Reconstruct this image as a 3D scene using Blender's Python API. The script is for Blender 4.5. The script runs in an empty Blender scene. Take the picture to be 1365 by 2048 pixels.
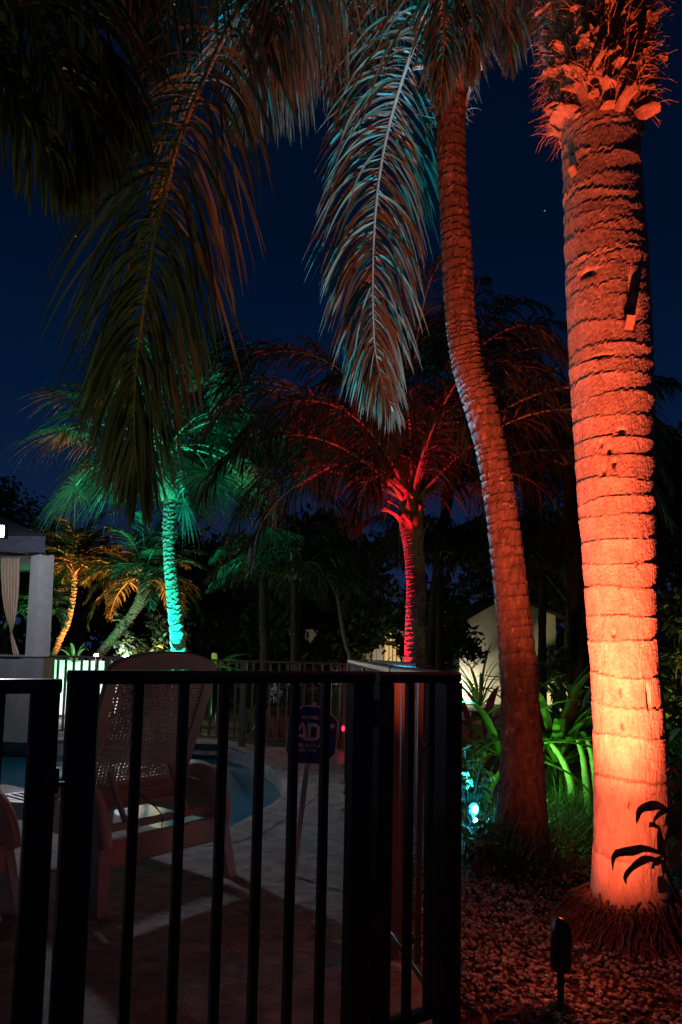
import bpy, math, random
import numpy as np
from mathutils import Vector, Matrix, geometry

random.seed(7)
R = np.random.default_rng(11)
C = bpy.context.scene.collection
SC = bpy.context.scene

# ------------------------------------------------------------------ camera
F = 1450.0                      # focal length in photo pixels (photo is 1365 x 2048)
CAM = np.array((0.0, 0.0, 1.285))
PITCH, ROLL = math.radians(5.2), math.radians(1.2)
CY = 1168.0                     # rising-front lens: optical centre row in photo pixels
RM = Matrix.Rotation(math.radians(90) + PITCH, 3, 'X') @ Matrix.Rotation(ROLL, 3, 'Z')
cd = bpy.data.cameras.new('camera')
cam = bpy.data.objects.new('camera', cd)
C.objects.link(cam)
cam.matrix_world = Matrix.Translation(Vector(CAM)) @ RM.to_4x4()
cd.sensor_fit = 'VERTICAL'
cd.sensor_height = 36.0
cd.sensor_width = 24.0
cd.lens = F / 2048 * 36.0
cd.shift_y = (CY - 1024.0) / 2048.0
cd.clip_start = 0.05
cd.clip_end = 600
SC.camera = cam
RN = np.array(RM)

# ------------------------------------------------------------------ world: night sky
w = bpy.data.worlds.new('World')
SC.world = w
w.use_nodes = True
nt = w.node_tree
for n in list(nt.nodes):
    nt.nodes.remove(n)
def N(t, **k):
    n = nt.nodes.new(t)
    for a, b in k.items():
        setattr(n, a, b)
    return n
wo = N('ShaderNodeOutputWorld')
bg = N('ShaderNodeBackground')
tc = N('ShaderNodeTexCoord')
sx = N('ShaderNodeSeparateXYZ')
nt.links.new(tc.outputs['Generated'], sx.inputs[0])
ramp = N('ShaderNodeValToRGB')
el = ramp.color_ramp.elements
el[0].position = 0.0
el[0].color = (0.0125, 0.0200, 0.060, 1)
el[1].position = 0.75
el[1].color = (0.0002, 0.0030, 0.0115, 1)
e = el.new(0.14); e.color = (0.0050, 0.0135, 0.046, 1)
e = el.new(0.32); e.color = (0.0010, 0.0080, 0.031, 1)
e = el.new(0.5); e.color = (0.0003, 0.0046, 0.0185, 1)
nt.links.new(sx.outputs['Z'], ramp.inputs[0])
vo = N('ShaderNodeTexVoronoi')
vo.inputs['Scale'].default_value = 90
nt.links.new(tc.outputs['Generated'], vo.inputs['Vector'])
lt = N('ShaderNodeMath', operation='LESS_THAN')
lt.inputs[1].default_value = 0.10
nt.links.new(vo.outputs['Distance'], lt.inputs[0])
sepc = N('ShaderNodeSeparateColor')
nt.links.new(vo.outputs['Color'], sepc.inputs[0])
gt = N('ShaderNodeMath', operation='GREATER_THAN')
gt.inputs[1].default_value = 0.955
nt.links.new(sepc.outputs[0], gt.inputs[0])
mu = N('ShaderNodeMath', operation='MULTIPLY')
nt.links.new(lt.outputs[0], mu.inputs[0]); nt.links.new(gt.outputs[0], mu.inputs[1])
mu2 = N('ShaderNodeMath', operation='MULTIPLY')
mu2.inputs[1].default_value = 0.22
nt.links.new(mu.outputs[0], mu2.inputs[0])
ad = N('ShaderNodeMix', data_type='RGBA', blend_type='ADD')
ad.inputs['Factor'].default_value = 1.0
nt.links.new(ramp.outputs['Color'], ad.inputs['A'])
nt.links.new(mu2.outputs[0], ad.inputs['B'])
nt.links.new(ad.outputs['Result'], bg.inputs['Color'])
bg.inputs['Strength'].default_value = 1.0
nt.links.new(bg.outputs[0], wo.inputs[0])

# weak warm fill light added behind the camera for the near sides of things
sd = bpy.data.lights.new('fill_sun', 'SUN')
sd.energy = 0.018
sd.color = (1.0, 0.47, 0.30)
sd.angle = math.radians(4)
fill_sun = bpy.data.objects.new('fill_sun', sd)
C.objects.link(fill_sun)
fill_sun.rotation_euler = (math.radians(62), 0, math.radians(24))

vs = SC.view_settings
vs.view_transform = 'Standard'
vs.look = 'None'
vs.exposure = 0.0
vs.gamma = 1.0
vs.use_curve_mapping = False
SC.render.engine = 'CYCLES'
cy = SC.cycles
cy.use_denoising = True
cy.use_light_tree = True
cy.max_bounces = 5
cy.diffuse_bounces = 3
cy.glossy_bounces = 3
cy.transparent_max_bounces = 6
cy.sample_clamp_indirect = 2.0
cy.caustics_reflective = False
cy.caustics_refractive = False

# ------------------------------------------------------------------ light levels
L_ORANGE, L_CYAN, L_RED, L_TEAL = 1850.0, 5600.0, 1450.0, 2700.0
L_FLOOD, L_GREEN = 300.0, 45.0
COL_ORANGE = (1.0, 0.128, 0.055)
COL_CYAN = (0.02, 0.50, 1.0)
COL_RED = (1.0, 0.008, 0.04)
COL_TEAL = (0.0, 1.0, 0.70)
COL_GREEN = (0.06, 1.0, 0.12)

# ------------------------------------------------------------------ pixel helpers (photo pixels -> world)
def ray(px, py):
    d = RN @ np.array(((px - 682.5) / F, -(py - CY) / F, -1.0))
    return d
def P(px, py, d):
    r = ray(px, py)
    return CAM + r * (d / r[1])
def G(px, py, z=0.0):
    r = ray(px, py)
    return CAM + r * ((z - CAM[2]) / r[2])
def nrm(v):
    v = np.asarray(v, float)
    return v / np.maximum(np.linalg.norm(v, axis=-1, keepdims=True), 1e-9)
UP = np.array((0.0, 0.0, 1.0))

def spline(pts, n):
    """Catmull-Rom through pts (any dimension), n samples."""
    p = np.asarray(pts, float)
    p = np.vstack([2 * p[0] - p[1], p, 2 * p[-1] - p[-2]])
    m = len(p) - 3
    u = np.linspace(0, m - 1e-6, n)
    i = u.astype(int)
    t = (u - i)[:, None]
    a, b, c, d = p[i], p[i + 1], p[i + 2], p[i + 3]
    return 0.5 * (2 * b + (c - a) * t + (2 * a - 5 * b + 4 * c - d) * t ** 2 + (3 * b - a - 3 * c + d) * t ** 3)

# ------------------------------------------------------------------ mesh builder
class MB:
    def __init__(s):
        s.v, s.q, s.t, s.g, s.n = [], [], [], [], 0
    def add(s, v, quads=None, tris=None, ngons=None):
        v = np.asarray(v, float).reshape(-1, 3)
        if quads is not None and len(quads):
            s.q.append(np.asarray(quads, int) + s.n)
        if tris is not None and len(tris):
            s.t.append(np.asarray(tris, int) + s.n)
        for g in ngons or ():
            s.g.append([i + s.n for i in g])
        s.v.append(v)
        s.n += len(v)
        return s
    def strips(s, a):
        """a: (n, segs, width, 3) grids"""
        a = np.asarray(a, float)
        n, k, w_, _ = a.shape
        idx = np.arange(n * k * w_).reshape(n, k, w_)
        q = np.stack([idx[:, :-1, :-1], idx[:, :-1, 1:], idx[:, 1:, 1:], idx[:, 1:, :-1]], -1).reshape(-1, 4)
        return s.add(a.reshape(-1, 3), quads=q)
    def box(s, c, hx, hy, hz):
        c, hx, hy, hz = (np.asarray(k, float) for k in (c, hx, hy, hz))
        v = [c + a * hx + b * hy + d * hz for d in (-1, 1) for b in (-1, 1) for a in (-1, 1)]
        return s.add(v, quads=[(0, 2, 3, 1), (4, 5, 7, 6), (0, 1, 5, 4), (2, 6, 7, 3), (0, 4, 6, 2), (1, 3, 7, 5)])
    def abox(s, x0, x1, y0, y1, z0, z1):
        return s.box(((x0 + x1) / 2, (y0 + y1) / 2, (z0 + z1) / 2), ((x1 - x0) / 2, 0, 0), (0, (y1 - y0) / 2, 0), (0, 0, (z1 - z0) / 2))
    def beam(s, p, q, w_, h, up=UP, bev=0.0):
        p, q = np.asarray(p, float), np.asarray(q, float)
        t = nrm(q - p)
        sd_ = nrm(np.cross(t, up))
        u = np.cross(sd_, t)
        if bev <= 0:
            return s.box((p + q) / 2, (q - p) / 2, sd_ * w_ / 2, u * h / 2)
        a, b = w_ / 2, h / 2
        pr = [(-a, -b + bev), (-a + bev, -b), (a - bev, -b), (a, -b + bev), (a, b - bev), (a - bev, b), (-a + bev, b), (-a, b - bev)]
        v = [e_ + sd_ * x + u * y for e_ in (p, q) for x, y in pr]
        return s.add(v, quads=[(i, (i + 1) % 8, 8 + (i + 1) % 8, 8 + i) for i in range(8)], ngons=[list(range(7, -1, -1)), list(range(8, 16))])
    def tube(s, pts, rad, n=8, cap=True):
        p = np.asarray(pts, float)
        m = len(p)
        rad = np.broadcast_to(np.asarray(rad, float), (m,))
        T = nrm(np.gradient(p, axis=0))
        ref = np.array((0.0, 0, 1)) if abs(T[0][2]) < 0.9 else np.array((1.0, 0, 0))
        a = nrm(np.cross(T[0], ref))
        A = [a]
        for i in range(1, m):
            a = nrm(A[-1] - T[i] * np.dot(A[-1], T[i]))
            A.append(a)
        A = np.array(A)
        B = np.cross(T, A)
        th = np.linspace(0, 2 * math.pi, n, endpoint=False)
        v = p[:, None] + rad[:, None, None] * (np.cos(th)[None, :, None] * A[:, None] + np.sin(th)[None, :, None] * B[:, None])
        i = np.arange(m - 1)[:, None] * n
        j = np.arange(n)[None]
        j2 = (j + 1) % n
        q = np.stack([i + j, i + j2, i + n + j2, i + n + j], -1).reshape(-1, 4)
        ng = [list(range(n - 1, -1, -1)), list(range((m - 1) * n, m * n))] if cap else None
        return s.add(v, quads=q, ngons=ng)
    def lathe(s, c, prof, n=16, axis=UP):
        """prof: (r, h) pairs along axis from c"""
        axis = nrm(axis)
        pts = [np.asarray(c, float) + axis * h for _, h in prof]
        ref = np.array((0.0, 0, 1)) if abs(axis[2]) < 0.9 else np.array((1.0, 0, 0))
        A = nrm(np.cross(axis, ref)); B = np.cross(axis, A)
        th = np.linspace(0, 2 * math.pi, n, endpoint=False)
        v = [p + r * (math.cos(t) * A + math.sin(t) * B) for p, (r, _) in zip(pts, prof) for t in th]
        m = len(prof)
        q = [(i * n + j, i * n + (j + 1) % n, (i + 1) * n + (j + 1) % n, (i + 1) * n + j) for i in range(m - 1) for j in range(n)]
        return s.add(v, quads=q, ngons=[list(range(n - 1, -1, -1)), list(range((m - 1) * n, m * n))])
    def ball(s, c, r, n=10, sq=(1, 1, 1)):
        k = max(4, n // 2)
        v, q = [], []
        for i in range(k + 1):
            ph = math.pi * i / k
            for j in range(n):
                t = 2 * math.pi * j / n
                v.append((c[0] + r * sq[0] * math.sin(ph) * math.cos(t), c[1] + r * sq[1] * math.sin(ph) * math.sin(t), c[2] + r * sq[2] * math.cos(ph)))
        for i in range(k):
            for j in range(n):
                q.append((i * n + j, (i + 1) * n + j, (i + 1) * n + (j + 1) % n, i * n + (j + 1) % n))
        return s.add(v, quads=q)
    def prism(s, poly, off):
        """flat polygon (k,3) thickened by vector off"""
        p = np.asarray(poly, float)
        k = len(p)
        return s.add(np.vstack([p, p + np.asarray(off, float)]), quads=[(i, (i + 1) % k, k + (i + 1) % k, k + i) for i in range(k)], ngons=[list(range(k - 1, -1, -1)), list(range(k, 2 * k))])
    def mesh(s, name, mat, base=(0, 0, 0), smooth=False):
        me = bpy.data.meshes.new(name)
        v = np.vstack(s.v) - np.asarray(base, float)
        q = np.vstack(s.q) if s.q else np.zeros((0, 4), int)
        t = np.vstack(s.t) if s.t else np.zeros((0, 3), int)
        g = [np.asarray(k) for k in s.g]
        loops = np.concatenate([q.ravel(), t.ravel()] + g) if (len(q) or len(t) or g) else np.zeros(0, int)
        tot = np.concatenate([np.full(len(q), 4), np.full(len(t), 3), np.array([len(k) for k in g], int)]).astype(int)
        st = np.concatenate([[0], np.cumsum(tot)[:-1]]).astype(int)
        me.vertices.add(len(v)); me.loops.add(len(loops)); me.polygons.add(len(tot))
        me.vertices.foreach_set('co', v.ravel())
        me.loops.foreach_set('vertex_index', loops)
        me.polygons.foreach_set('loop_start', st)
        me.polygons.foreach_set('use_smooth', np.full(len(tot), smooth))
        me.update(calc_edges=True)
        me.validate()
        if mat is not None:
            me.materials.append(mat)
        return me

def put(o, label=None, cat=None, group=None, kind=None):
    for k, v in (('label', label), ('category', cat), ('group', group), ('kind', kind)):
        if v:
            o[k] = v
    return o
def thing(name, label, cat, base, group=None):
    o = bpy.data.objects.new(name, None)
    o.empty_display_size = 0.1
    C.objects.link(o)
    o.location = tuple(float(k) for k in base)
    return put(o, label, cat, group)
def part(mb, name, mat, root, parent=None, smooth=False, label=None, kind=None):
    base = tuple(root.location)
    o = bpy.data.objects.new(name, mb.mesh(name, mat, base, smooth))
    C.objects.link(o)
    o.parent = parent or root
    return put(o, label, None, None, kind)
def solo(mb, name, label, cat, mat, base, group=None, smooth=False, kind=None):
    o = bpy.data.objects.new(name, mb.mesh(name, mat, base, smooth))
    C.objects.link(o)
    o.location = tuple(float(k) for k in base)
    return put(o, label, cat, group, kind)
def struct(mb, name, mat, smooth=False, parent=None):
    o = bpy.data.objects.new(name, mb.mesh(name, mat, (0, 0, 0), smooth))
    C.objects.link(o)
    if parent:
        o.parent = parent
        return o
    return put(o, kind='structure')
def clone(o, parent, loc):
    c = o.copy()
    C.objects.link(c)
    c.parent = parent
    c.location = tuple(float(k) for k in loc)
    return c

# ------------------------------------------------------------------ materials
def pm(name, col, rough=0.6, col2=None, scale=12.0, stretch=(1, 1, 1), bump=0.0, bscale=None, bstretch=None, detail=6, spec=0.4, metal=0.0, trans=0.0, vary=0.0, ramp=(0.35, 0.68), speck=None):
    m = bpy.data.materials.new(name)
    m.use_nodes = True
    t = m.node_tree
    b = t.nodes['Principled BSDF']
    out = t.nodes['Material Output']
    b.inputs['Roughness'].default_value = rough
    b.inputs['Metallic'].default_value = metal
    b.inputs['Specular IOR Level'].default_value = spec
    b.inputs['Base Color'].default_value = (*col, 1)
    cout = None
    co = t.nodes.new('ShaderNodeTexCoord')
    def noise(sc, st, det):
        mp = t.nodes.new('ShaderNodeMapping')
        mp.inputs['Scale'].default_value = st
        t.links.new(co.outputs['Object'], mp.inputs[0])
        n = t.nodes.new('ShaderNodeTexNoise')
        n.inputs['Scale'].default_value = sc
        n.inputs['Detail'].default_value = det
        n.inputs['Roughness'].default_value = 0.62
        t.links.new(mp.outputs[0], n.inputs['Vector'])
        return n
    if col2 is not None:
        n = noise(scale, stretch, detail)
        r = t.nodes.new('ShaderNodeValToRGB')
        r.color_ramp.elements[0].position, r.color_ramp.elements[1].position = ramp
        r.color_ramp.elements[0].color = (*col, 1)
        r.color_ramp.elements[1].color = (*col2, 1)
        t.links.new(n.outputs['Fac'], r.inputs[0])
        cout = r.outputs['Color']
    if speck:
        scol, ssc, slo, shi = speck
        n = noise(ssc, (1, 1, 1), 4)
        r = t.nodes.new('ShaderNodeMapRange')
        r.inputs[1].default_value, r.inputs[2].default_value = slo, shi
        t.links.new(n.outputs['Fac'], r.inputs[0])
        mx = t.nodes.new('ShaderNodeMix'); mx.data_type = 'RGBA'
        t.links.new(r.outputs[0], mx.inputs['Factor'])
        if cout: t.links.new(cout, mx.inputs['A'])
        else: mx.inputs['A'].default_value = (*col, 1)
        mx.inputs['B'].default_value = (*scol, 1)
        cout = mx.outputs['Result']
    if vary > 0:
        ge = t.nodes.new('ShaderNodeNewGeometry')
        r = t.nodes.new('ShaderNodeMapRange')
        r.inputs[3].default_value, r.inputs[4].default_value = 1 - vary, 1 + vary
        t.links.new(ge.outputs['Random Per Island'], r.inputs[0])
        hs = t.nodes.new('ShaderNodeHueSaturation')
        t.links.new(r.outputs[0], hs.inputs['Value'])
        r2 = t.nodes.new('ShaderNodeMapRange')
        r2.inputs[3].default_value, r2.inputs[4].default_value = 0.5 - vary * 0.06, 0.5 + vary * 0.05
        mlt = t.nodes.new('ShaderNodeMath'); mlt.operation = 'MULTIPLY'; mlt.inputs[1].default_value = 7.13
        fr = t.nodes.new('ShaderNodeMath'); fr.operation = 'FRACT'
        t.links.new(ge.outputs['Random Per Island'], mlt.inputs[0]); t.links.new(mlt.outputs[0], fr.inputs[0])
        t.links.new(fr.outputs[0], r2.inputs[0]); t.links.new(r2.outputs[0], hs.inputs['Hue'])
        if cout: t.links.new(cout, hs.inputs['Color'])
        else: hs.inputs['Color'].default_value = (*col, 1)
        cout = hs.outputs['Color']
    if cout:
        t.links.new(cout, b.inputs['Base Color'])
    if bump > 0:
        n = noise(bscale or scale, bstretch or stretch, 8)
        bp = t.nodes.new('ShaderNodeBump')
        bp.inputs['Strength'].default_value = min(1.0, bump)
        bp.inputs['Distance'].default_value = 0.02 if bump <= 1 else 0.02 * bump
        t.links.new(n.outputs['Fac'], bp.inputs['Height'])
        t.links.new(bp.outputs[0], b.inputs['Normal'])
    if trans > 0:
        tr = t.nodes.new('ShaderNodeBsdfTranslucent')
        if cout: t.links.new(cout, tr.inputs['Color'])
        else: tr.inputs['Color'].default_value = (*col, 1)
        mx = t.nodes.new('ShaderNodeMixShader')
        mx.inputs[0].default_value = trans
        t.links.new(b.outputs[0], mx.inputs[1]); t.links.new(tr.outputs[0], mx.inputs[2])
        t.links.new(mx.outputs[0], out.inputs['Surface'])
    return m
def em(name, col, s):
    m = bpy.data.materials.new(name)
    m.use_nodes = True
    b = m.node_tree.nodes['Principled BSDF']
    b.inputs['Base Color'].default_value = (0.02, 0.02, 0.02, 1)
    b.inputs['Emission Color'].default_value = (*col, 1)
    b.inputs['Emission Strength'].default_value = s
    return m

M = {}
M['bark_big'] = pm('palm_bark', (0.30, 0.225, 0.17), 0.85, (0.46, 0.37, 0.29), 24, (1, 1, 0.4), 0.65, 70, (1, 1, 0.25), spec=0.15, speck=((0.09, 0.06, 0.045), 21, 0.66, 0.74))
M['bark_mid'] = pm('leaning_palm_bark', (0.05, 0.034, 0.026), 0.9, (0.135, 0.098, 0.072), 30, (1, 1, 0.3), 0.7, 48, (1, 1, 0.25), spec=0.12, speck=((0.20, 0.155, 0.12), 17, 0.60, 0.68))
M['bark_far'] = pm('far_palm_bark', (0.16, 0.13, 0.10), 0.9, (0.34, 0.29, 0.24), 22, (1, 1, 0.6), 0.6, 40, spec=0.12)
M['boot'] = pm('leaf_base', (0.22, 0.13, 0.085), 0.85, (0.40, 0.27, 0.18), 30, (1, 1, 0.15), 0.5, 60, (1, 1, 0.12), spec=0.2)
M['fibre'] = pm('palm_fibre', (0.12, 0.075, 0.045), 0.9, (0.26, 0.18, 0.11), 40, (1, 1, 0.2), 0.4, 60, spec=0.1)
M['root'] = pm('root', (0.10, 0.06, 0.04), 0.95, (0.20, 0.13, 0.09), 40, (1, 1, 1), 0.4, 60, spec=0.1)
M['leaf_near'] = pm('palm_leaflet', (0.08, 0.10, 0.055), 0.42, (0.115, 0.135, 0.07), 4, (1, 1, 1), 0, spec=0.45, trans=0.12, vary=0.5)
M['leaf_yel'] = pm('palm_leaflet_yellowed', (0.075, 0.08, 0.022), 0.45, (0.12, 0.115, 0.03), 5, (1, 1, 1), 0, spec=0.4, trans=0.22, vary=0.4)
M['leaf_far'] = pm('palm_frond', (0.028, 0.045, 0.02), 0.5, (0.055, 0.07, 0.03), 3, (1, 1, 1), 0, spec=0.35, trans=0.25, vary=0.35)
M['rachis_lit'] = pm('lit_rachis', (0.34, 0.31, 0.2), 0.5, (0.42, 0.38, 0.26), 18, spec=0.35)  # lighter copy; the brightness of the lit arcs is put into its colour
M['rachis'] = pm('palm_rachis', (0.16, 0.17, 0.09), 0.55, (0.25, 0.24, 0.14), 18, (1, 1, 1), 0.2, spec=0.35)
M['leaf_tree'] = pm('tree_leaf', (0.03, 0.05, 0.02), 0.55, (0.07, 0.085, 0.03), 3, spec=0.3, trans=0.25, vary=0.4)
M['leaf_strap'] = pm('strap_leaf', (0.05, 0.105, 0.025), 0.38, (0.085, 0.15, 0.04), 9, (1, 1, 1), 0.08, 30, spec=0.5, trans=0.35, vary=0.25)
M['leaf_ground'] = pm('groundcover_leaf', (0.05, 0.09, 0.03), 0.4, (0.10, 0.12, 0.05), 12, spec=0.5, trans=0.2, vary=0.35)
M['leaf_croton'] = pm('croton_leaf', (0.045, 0.035, 0.018), 0.35, (0.14, 0.10, 0.03), 14, (1, 1, 1), 0.15, 26, spec=0.6, trans=0.10)
M['leaf_red'] = pm('ti_leaf', (0.22, 0.02, 0.03), 0.45, (0.3, 0.05, 0.05), 9, spec=0.4, trans=0.3, vary=0.3)
M['grass'] = pm('grass_blade', (0.04, 0.075, 0.025), 0.45, (0.08, 0.11, 0.04), 5, spec=0.4, trans=0.2, vary=0.35)
M['leaf_dry'] = pm('dry_leaf', (0.20, 0.13, 0.07), 0.8, (0.32, 0.23, 0.13), 30, spec=0.2, vary=0.4)
M['stalk'] = pm('plant_stalk', (0.30, 0.34, 0.20), 0.6, (0.18, 0.20, 0.10), 22, (1, 1, 3), 0.3, spec=0.3)
M['bark_unlit'] = pm('unlit_palm_bark', (0.022, 0.018, 0.014), 0.9, (0.05, 0.04, 0.032), 14, (1, 1, 0.5), 0.5, spec=0.1)  # darker bark copy; the palms' lack of light is put into its colour
M['wood'] = pm('tree_bark', (0.09, 0.07, 0.055), 0.9, (0.16, 0.13, 0.10), 14, (1, 1, 0.3), 0.5, spec=0.15)
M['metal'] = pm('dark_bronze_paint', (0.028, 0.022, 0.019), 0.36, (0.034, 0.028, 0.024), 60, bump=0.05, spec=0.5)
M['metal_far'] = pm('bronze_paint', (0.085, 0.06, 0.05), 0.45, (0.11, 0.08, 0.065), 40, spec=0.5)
M['rust'] = pm('worn_steel', (0.05, 0.035, 0.025), 0.45, (0.13, 0.09, 0.06), 70, bump=0.2, spec=0.5, metal=0.4)
M['black'] = pm('black_lamp_housing', (0.016, 0.016, 0.018), 0.42, (0.022, 0.022, 0.024), 50, bump=0.05, spec=0.5)
M['resin'] = pm('white_resin', (0.47, 0.39, 0.32), 0.45, (0.40, 0.33, 0.27), 7, bump=0.04, bscale=60, spec=0.45)
M['deck'] = pm('cool_deck', (0.15, 0.13, 0.12), 0.9, (0.30, 0.27, 0.25), 7, (1, 1, 1), 1.0, 16, spec=0.2, speck=((0.12, 0.10, 0.09), 9, 0.56, 0.72))
M['coping'] = pm('pool_coping', (0.30, 0.27, 0.25), 0.8, (0.40, 0.36, 0.34), 15, bump=0.6, bscale=40, spec=0.25)
M['tile'] = pm('pool_tile', (0.25, 0.25, 0.24), 0.3, (0.38, 0.37, 0.35), 6, spec=0.5, vary=0.25)
M['grout'] = pm('pool_plaster', (0.16, 0.19, 0.2), 0.8, (0.22, 0.25, 0.26), 6, spec=0.2)
M['soil'] = pm('soil', (0.035, 0.026, 0.02), 0.95, (0.07, 0.052, 0.04), 9, bump=1.0, bscale=25, spec=0.1)
M['lawn'] = pm('lawn', (0.03, 0.05, 0.015), 0.9, (0.06, 0.085, 0.025), 14, bump=1.0, bscale=60, spec=0.1)
M['pebble'] = pm('pebble', (0.17, 0.14, 0.12), 0.9, (0.34, 0.29, 0.26), 60, spec=0.12, vary=0.6, bump=0.3, bscale=120)
M['stucco'] = pm('stucco', (0.55, 0.53, 0.50), 0.85, (0.64, 0.62, 0.58), 9, bump=0.4, bscale=70, spec=0.2)
M['stain'] = pm('stained_stone', (0.17, 0.16, 0.15), 0.7, (0.33, 0.31, 0.28), 2.2, (1, 1, 0.35), 0.3, 20, spec=0.3, ramp=(0.3, 0.65))
M['roof'] = pm('roof_slate', (0.045, 0.05, 0.065), 0.7, (0.075, 0.08, 0.10), 6, (1, 1, 5), 0.5, spec=0.3)
M['cloth'] = pm('sheer_curtain', (0.72, 0.53, 0.42), 0.8, (0.66, 0.56, 0.42), 3, (3, 3, 0.4), 0, spec=0.1, trans=0.45)
M['housewall'] = pm('house_stucco', (0.62, 0.55, 0.43), 0.85, (0.70, 0.63, 0.50), 3, bump=0.3, bscale=40, spec=0.2)
M['eave'] = pm('house_eave', (0.04, 0.032, 0.026), 0.8, (0.06, 0.05, 0.04), 9, spec=0.2)
M['trim'] = pm('dark_trim', (0.03, 0.025, 0.022), 0.5, (0.045, 0.04, 0.035), 9, spec=0.4)
M['glass'] = pm('window_glass', (0.02, 0.02, 0.022), 0.08, spec=0.6)
M['navy'] = pm('sign_navy', (0.004, 0.022, 0.20), 0.4, (0.005, 0.025, 0.23), 20, spec=0.4)
M['print'] = pm('sign_print', (0.72, 0.70, 0.68), 0.45, (0.66, 0.64, 0.62), 30, spec=0.4)
M['alu'] = pm('white_stake', (0.62, 0.61, 0.60), 0.35, (0.5, 0.5, 0.5), 30, spec=0.5, metal=0.3)
M['whitewall'] = pm('white_planter', (0.72, 0.72, 0.74), 0.6, (0.64, 0.64, 0.66), 4, bump=0.1, spec=0.3)
M['terracotta'] = pm('terracotta', (0.24, 0.07, 0.045), 0.7, (0.32, 0.10, 0.06), 10, bump=0.2, spec=0.25)
M['lit_warm'] = em('warm_lit_room', (1.0, 0.60, 0.20), 0.7)
M['bulb_white'] = em('white_bulb', (0.85, 0.92, 1.0), 60)
M['bulb_warm'] = em('warm_bulb', (1.0, 0.72, 0.42), 40)
M['bulb_cyan'] = em('cyan_lens', (0.10, 0.80, 0.95), 85)
M['bulb_orange'] = em('orange_lens', (1.0, 0.12, 0.03), 25)
M['bulb_green'] = em('green_lens', (0.1, 1.0, 0.25), 20)
M['bulb_teal'] = em('teal_lens', (0.0, 1.0, 0.5), 20)
M['bulb_red'] = em('red_lens', (1.0, 0.02, 0.04), 20)
M['halo_cyan'] = em('cyan_lens_halo', (0.03, 0.7, 0.95), 2.2)
M['led_red'] = em('red_indicator', (1.0, 0.01, 0.06), 7)

def water_mat():
    m = bpy.data.materials.new('pool_water')
    m.use_nodes = True
    t = m.node_tree
    b = t.nodes['Principled BSDF']
    b.inputs['Base Color'].default_value = (0.005, 0.085, 0.135, 1)
    b.inputs['Roughness'].default_value = 0.32
    b.inputs['IOR'].default_value = 1.33
    n = t.nodes.new('ShaderNodeTexNoise'); n.inputs['Scale'].default_value = 5
    bp = t.nodes.new('ShaderNodeBump'); bp.inputs['Strength'].default_value = 0.15; bp.inputs['Distance'].default_value = 0.02
    t.links.new(n.outputs['Fac'], bp.inputs['Height']); t.links.new(bp.outputs[0], b.inputs['Normal'])
    return m
M['water'] = water_mat()

# ------------------------------------------------------------------ lamps
def spot(root, loc, target, col, power, size=90, blend=1.0, radius=0.03):
    d = bpy.data.lights.new('lamp_light', 'SPOT')
    d.energy, d.color, d.spot_size, d.spot_blend, d.shadow_soft_size = power, col, math.radians(size), blend, radius
    o = bpy.data.objects.new('lamp_light', d)
    C.objects.link(o)
    o.parent = root
    o.location = Vector([float(k) for k in loc]) - root.location
    o.rotation_euler = (Vector([float(k) for k in target]) - Vector([float(k) for k in loc])).to_track_quat('-Z', 'Y').to_euler()
    return o
def point(root, loc, col, power, radius=0.05):
    d = bpy.data.lights.new('lamp_light', 'POINT')
    d.energy, d.color, d.shadow_soft_size = power, col, radius
    o = bpy.data.objects.new('lamp_light', d)
    C.objects.link(o)
    o.parent = root
    o.location = Vector([float(k) for k in loc]) - root.location
    return o
def bullet(base, head_z, target, col, power, label, lens, size=100, blend=1.0, dia=0.075, length=0.17, group='landscape spotlights on stakes', light_radius=0.03, lean=1.0):
    base = np.asarray(base, float)
    t = thing('garden_spotlight', label, 'spotlight', base, group)
    hb = base + UP * head_z
    ax = nrm(nrm(np.asarray(target, float) - hb) * lean + UP * (1 - lean))
    m = MB(); m.tube([base - UP * 0.05, base + UP * (head_z * 0.6), hb + ax * 0.01], [0.012, 0.013, 0.015], 8); part(m, 'stake', M['black'], t)
    m = MB(); m.lathe(base, [(0.045, 0.0), (0.045, 0.012), (0.02, 0.03)], 12); part(m, 'ground_flange', M['black'], t)
    # housing with a slanted cowl: longer on the side away from the target
    r = dia / 2
    A = nrm(np.cross(ax, UP)) if abs(ax[2]) < 0.999 else np.array((1.0, 0, 0))
    tx = nrm((np.asarray(target, float) - hb) * np.array((1, 1, 0)))
    side = nrm(tx - ax * np.dot(tx, ax)); A = np.cross(ax, side)
    m = MB()
    n = 20
    th = np.linspace(0, 2 * math.pi, n, endpoint=False)
    ringdir = np.cos(th)[:, None] * side + np.sin(th)[:, None] * A
    rings = []
    for rr, hh, sl in ((r * 0.35, 0, 0), (r * 0.9, 0.012, 0), (r, 0.03, 0), (r, length * 0.62, 0), (r, length * 0.78, length * 0.27), (r * 0.93, length * 0.78, length * 0.27), (r * 0.93, length * 0.46, 0), (0.001, length * 0.46, 0)):
        rings.append(hb + ringdir * rr + ax * (hh - sl * np.cos(th)[:, None]))
    m.strips(np.array([np.concatenate([k, k[:1]]) for k in rings])[None])
    part(m, 'housing', M['black'], t, smooth=True)
    m = MB(); m.lathe(hb + ax * (length * 0.465), [(r * 0.85, 0), (r * 0.8, 0.008), (r * 0.4, 0.012)], 14, ax); part(m, 'lens', lens, t)
    lp = hb + ax * (length * 0.74)
    spot(t, lp, target, col, power, size, blend, light_radius)
    return t

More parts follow.
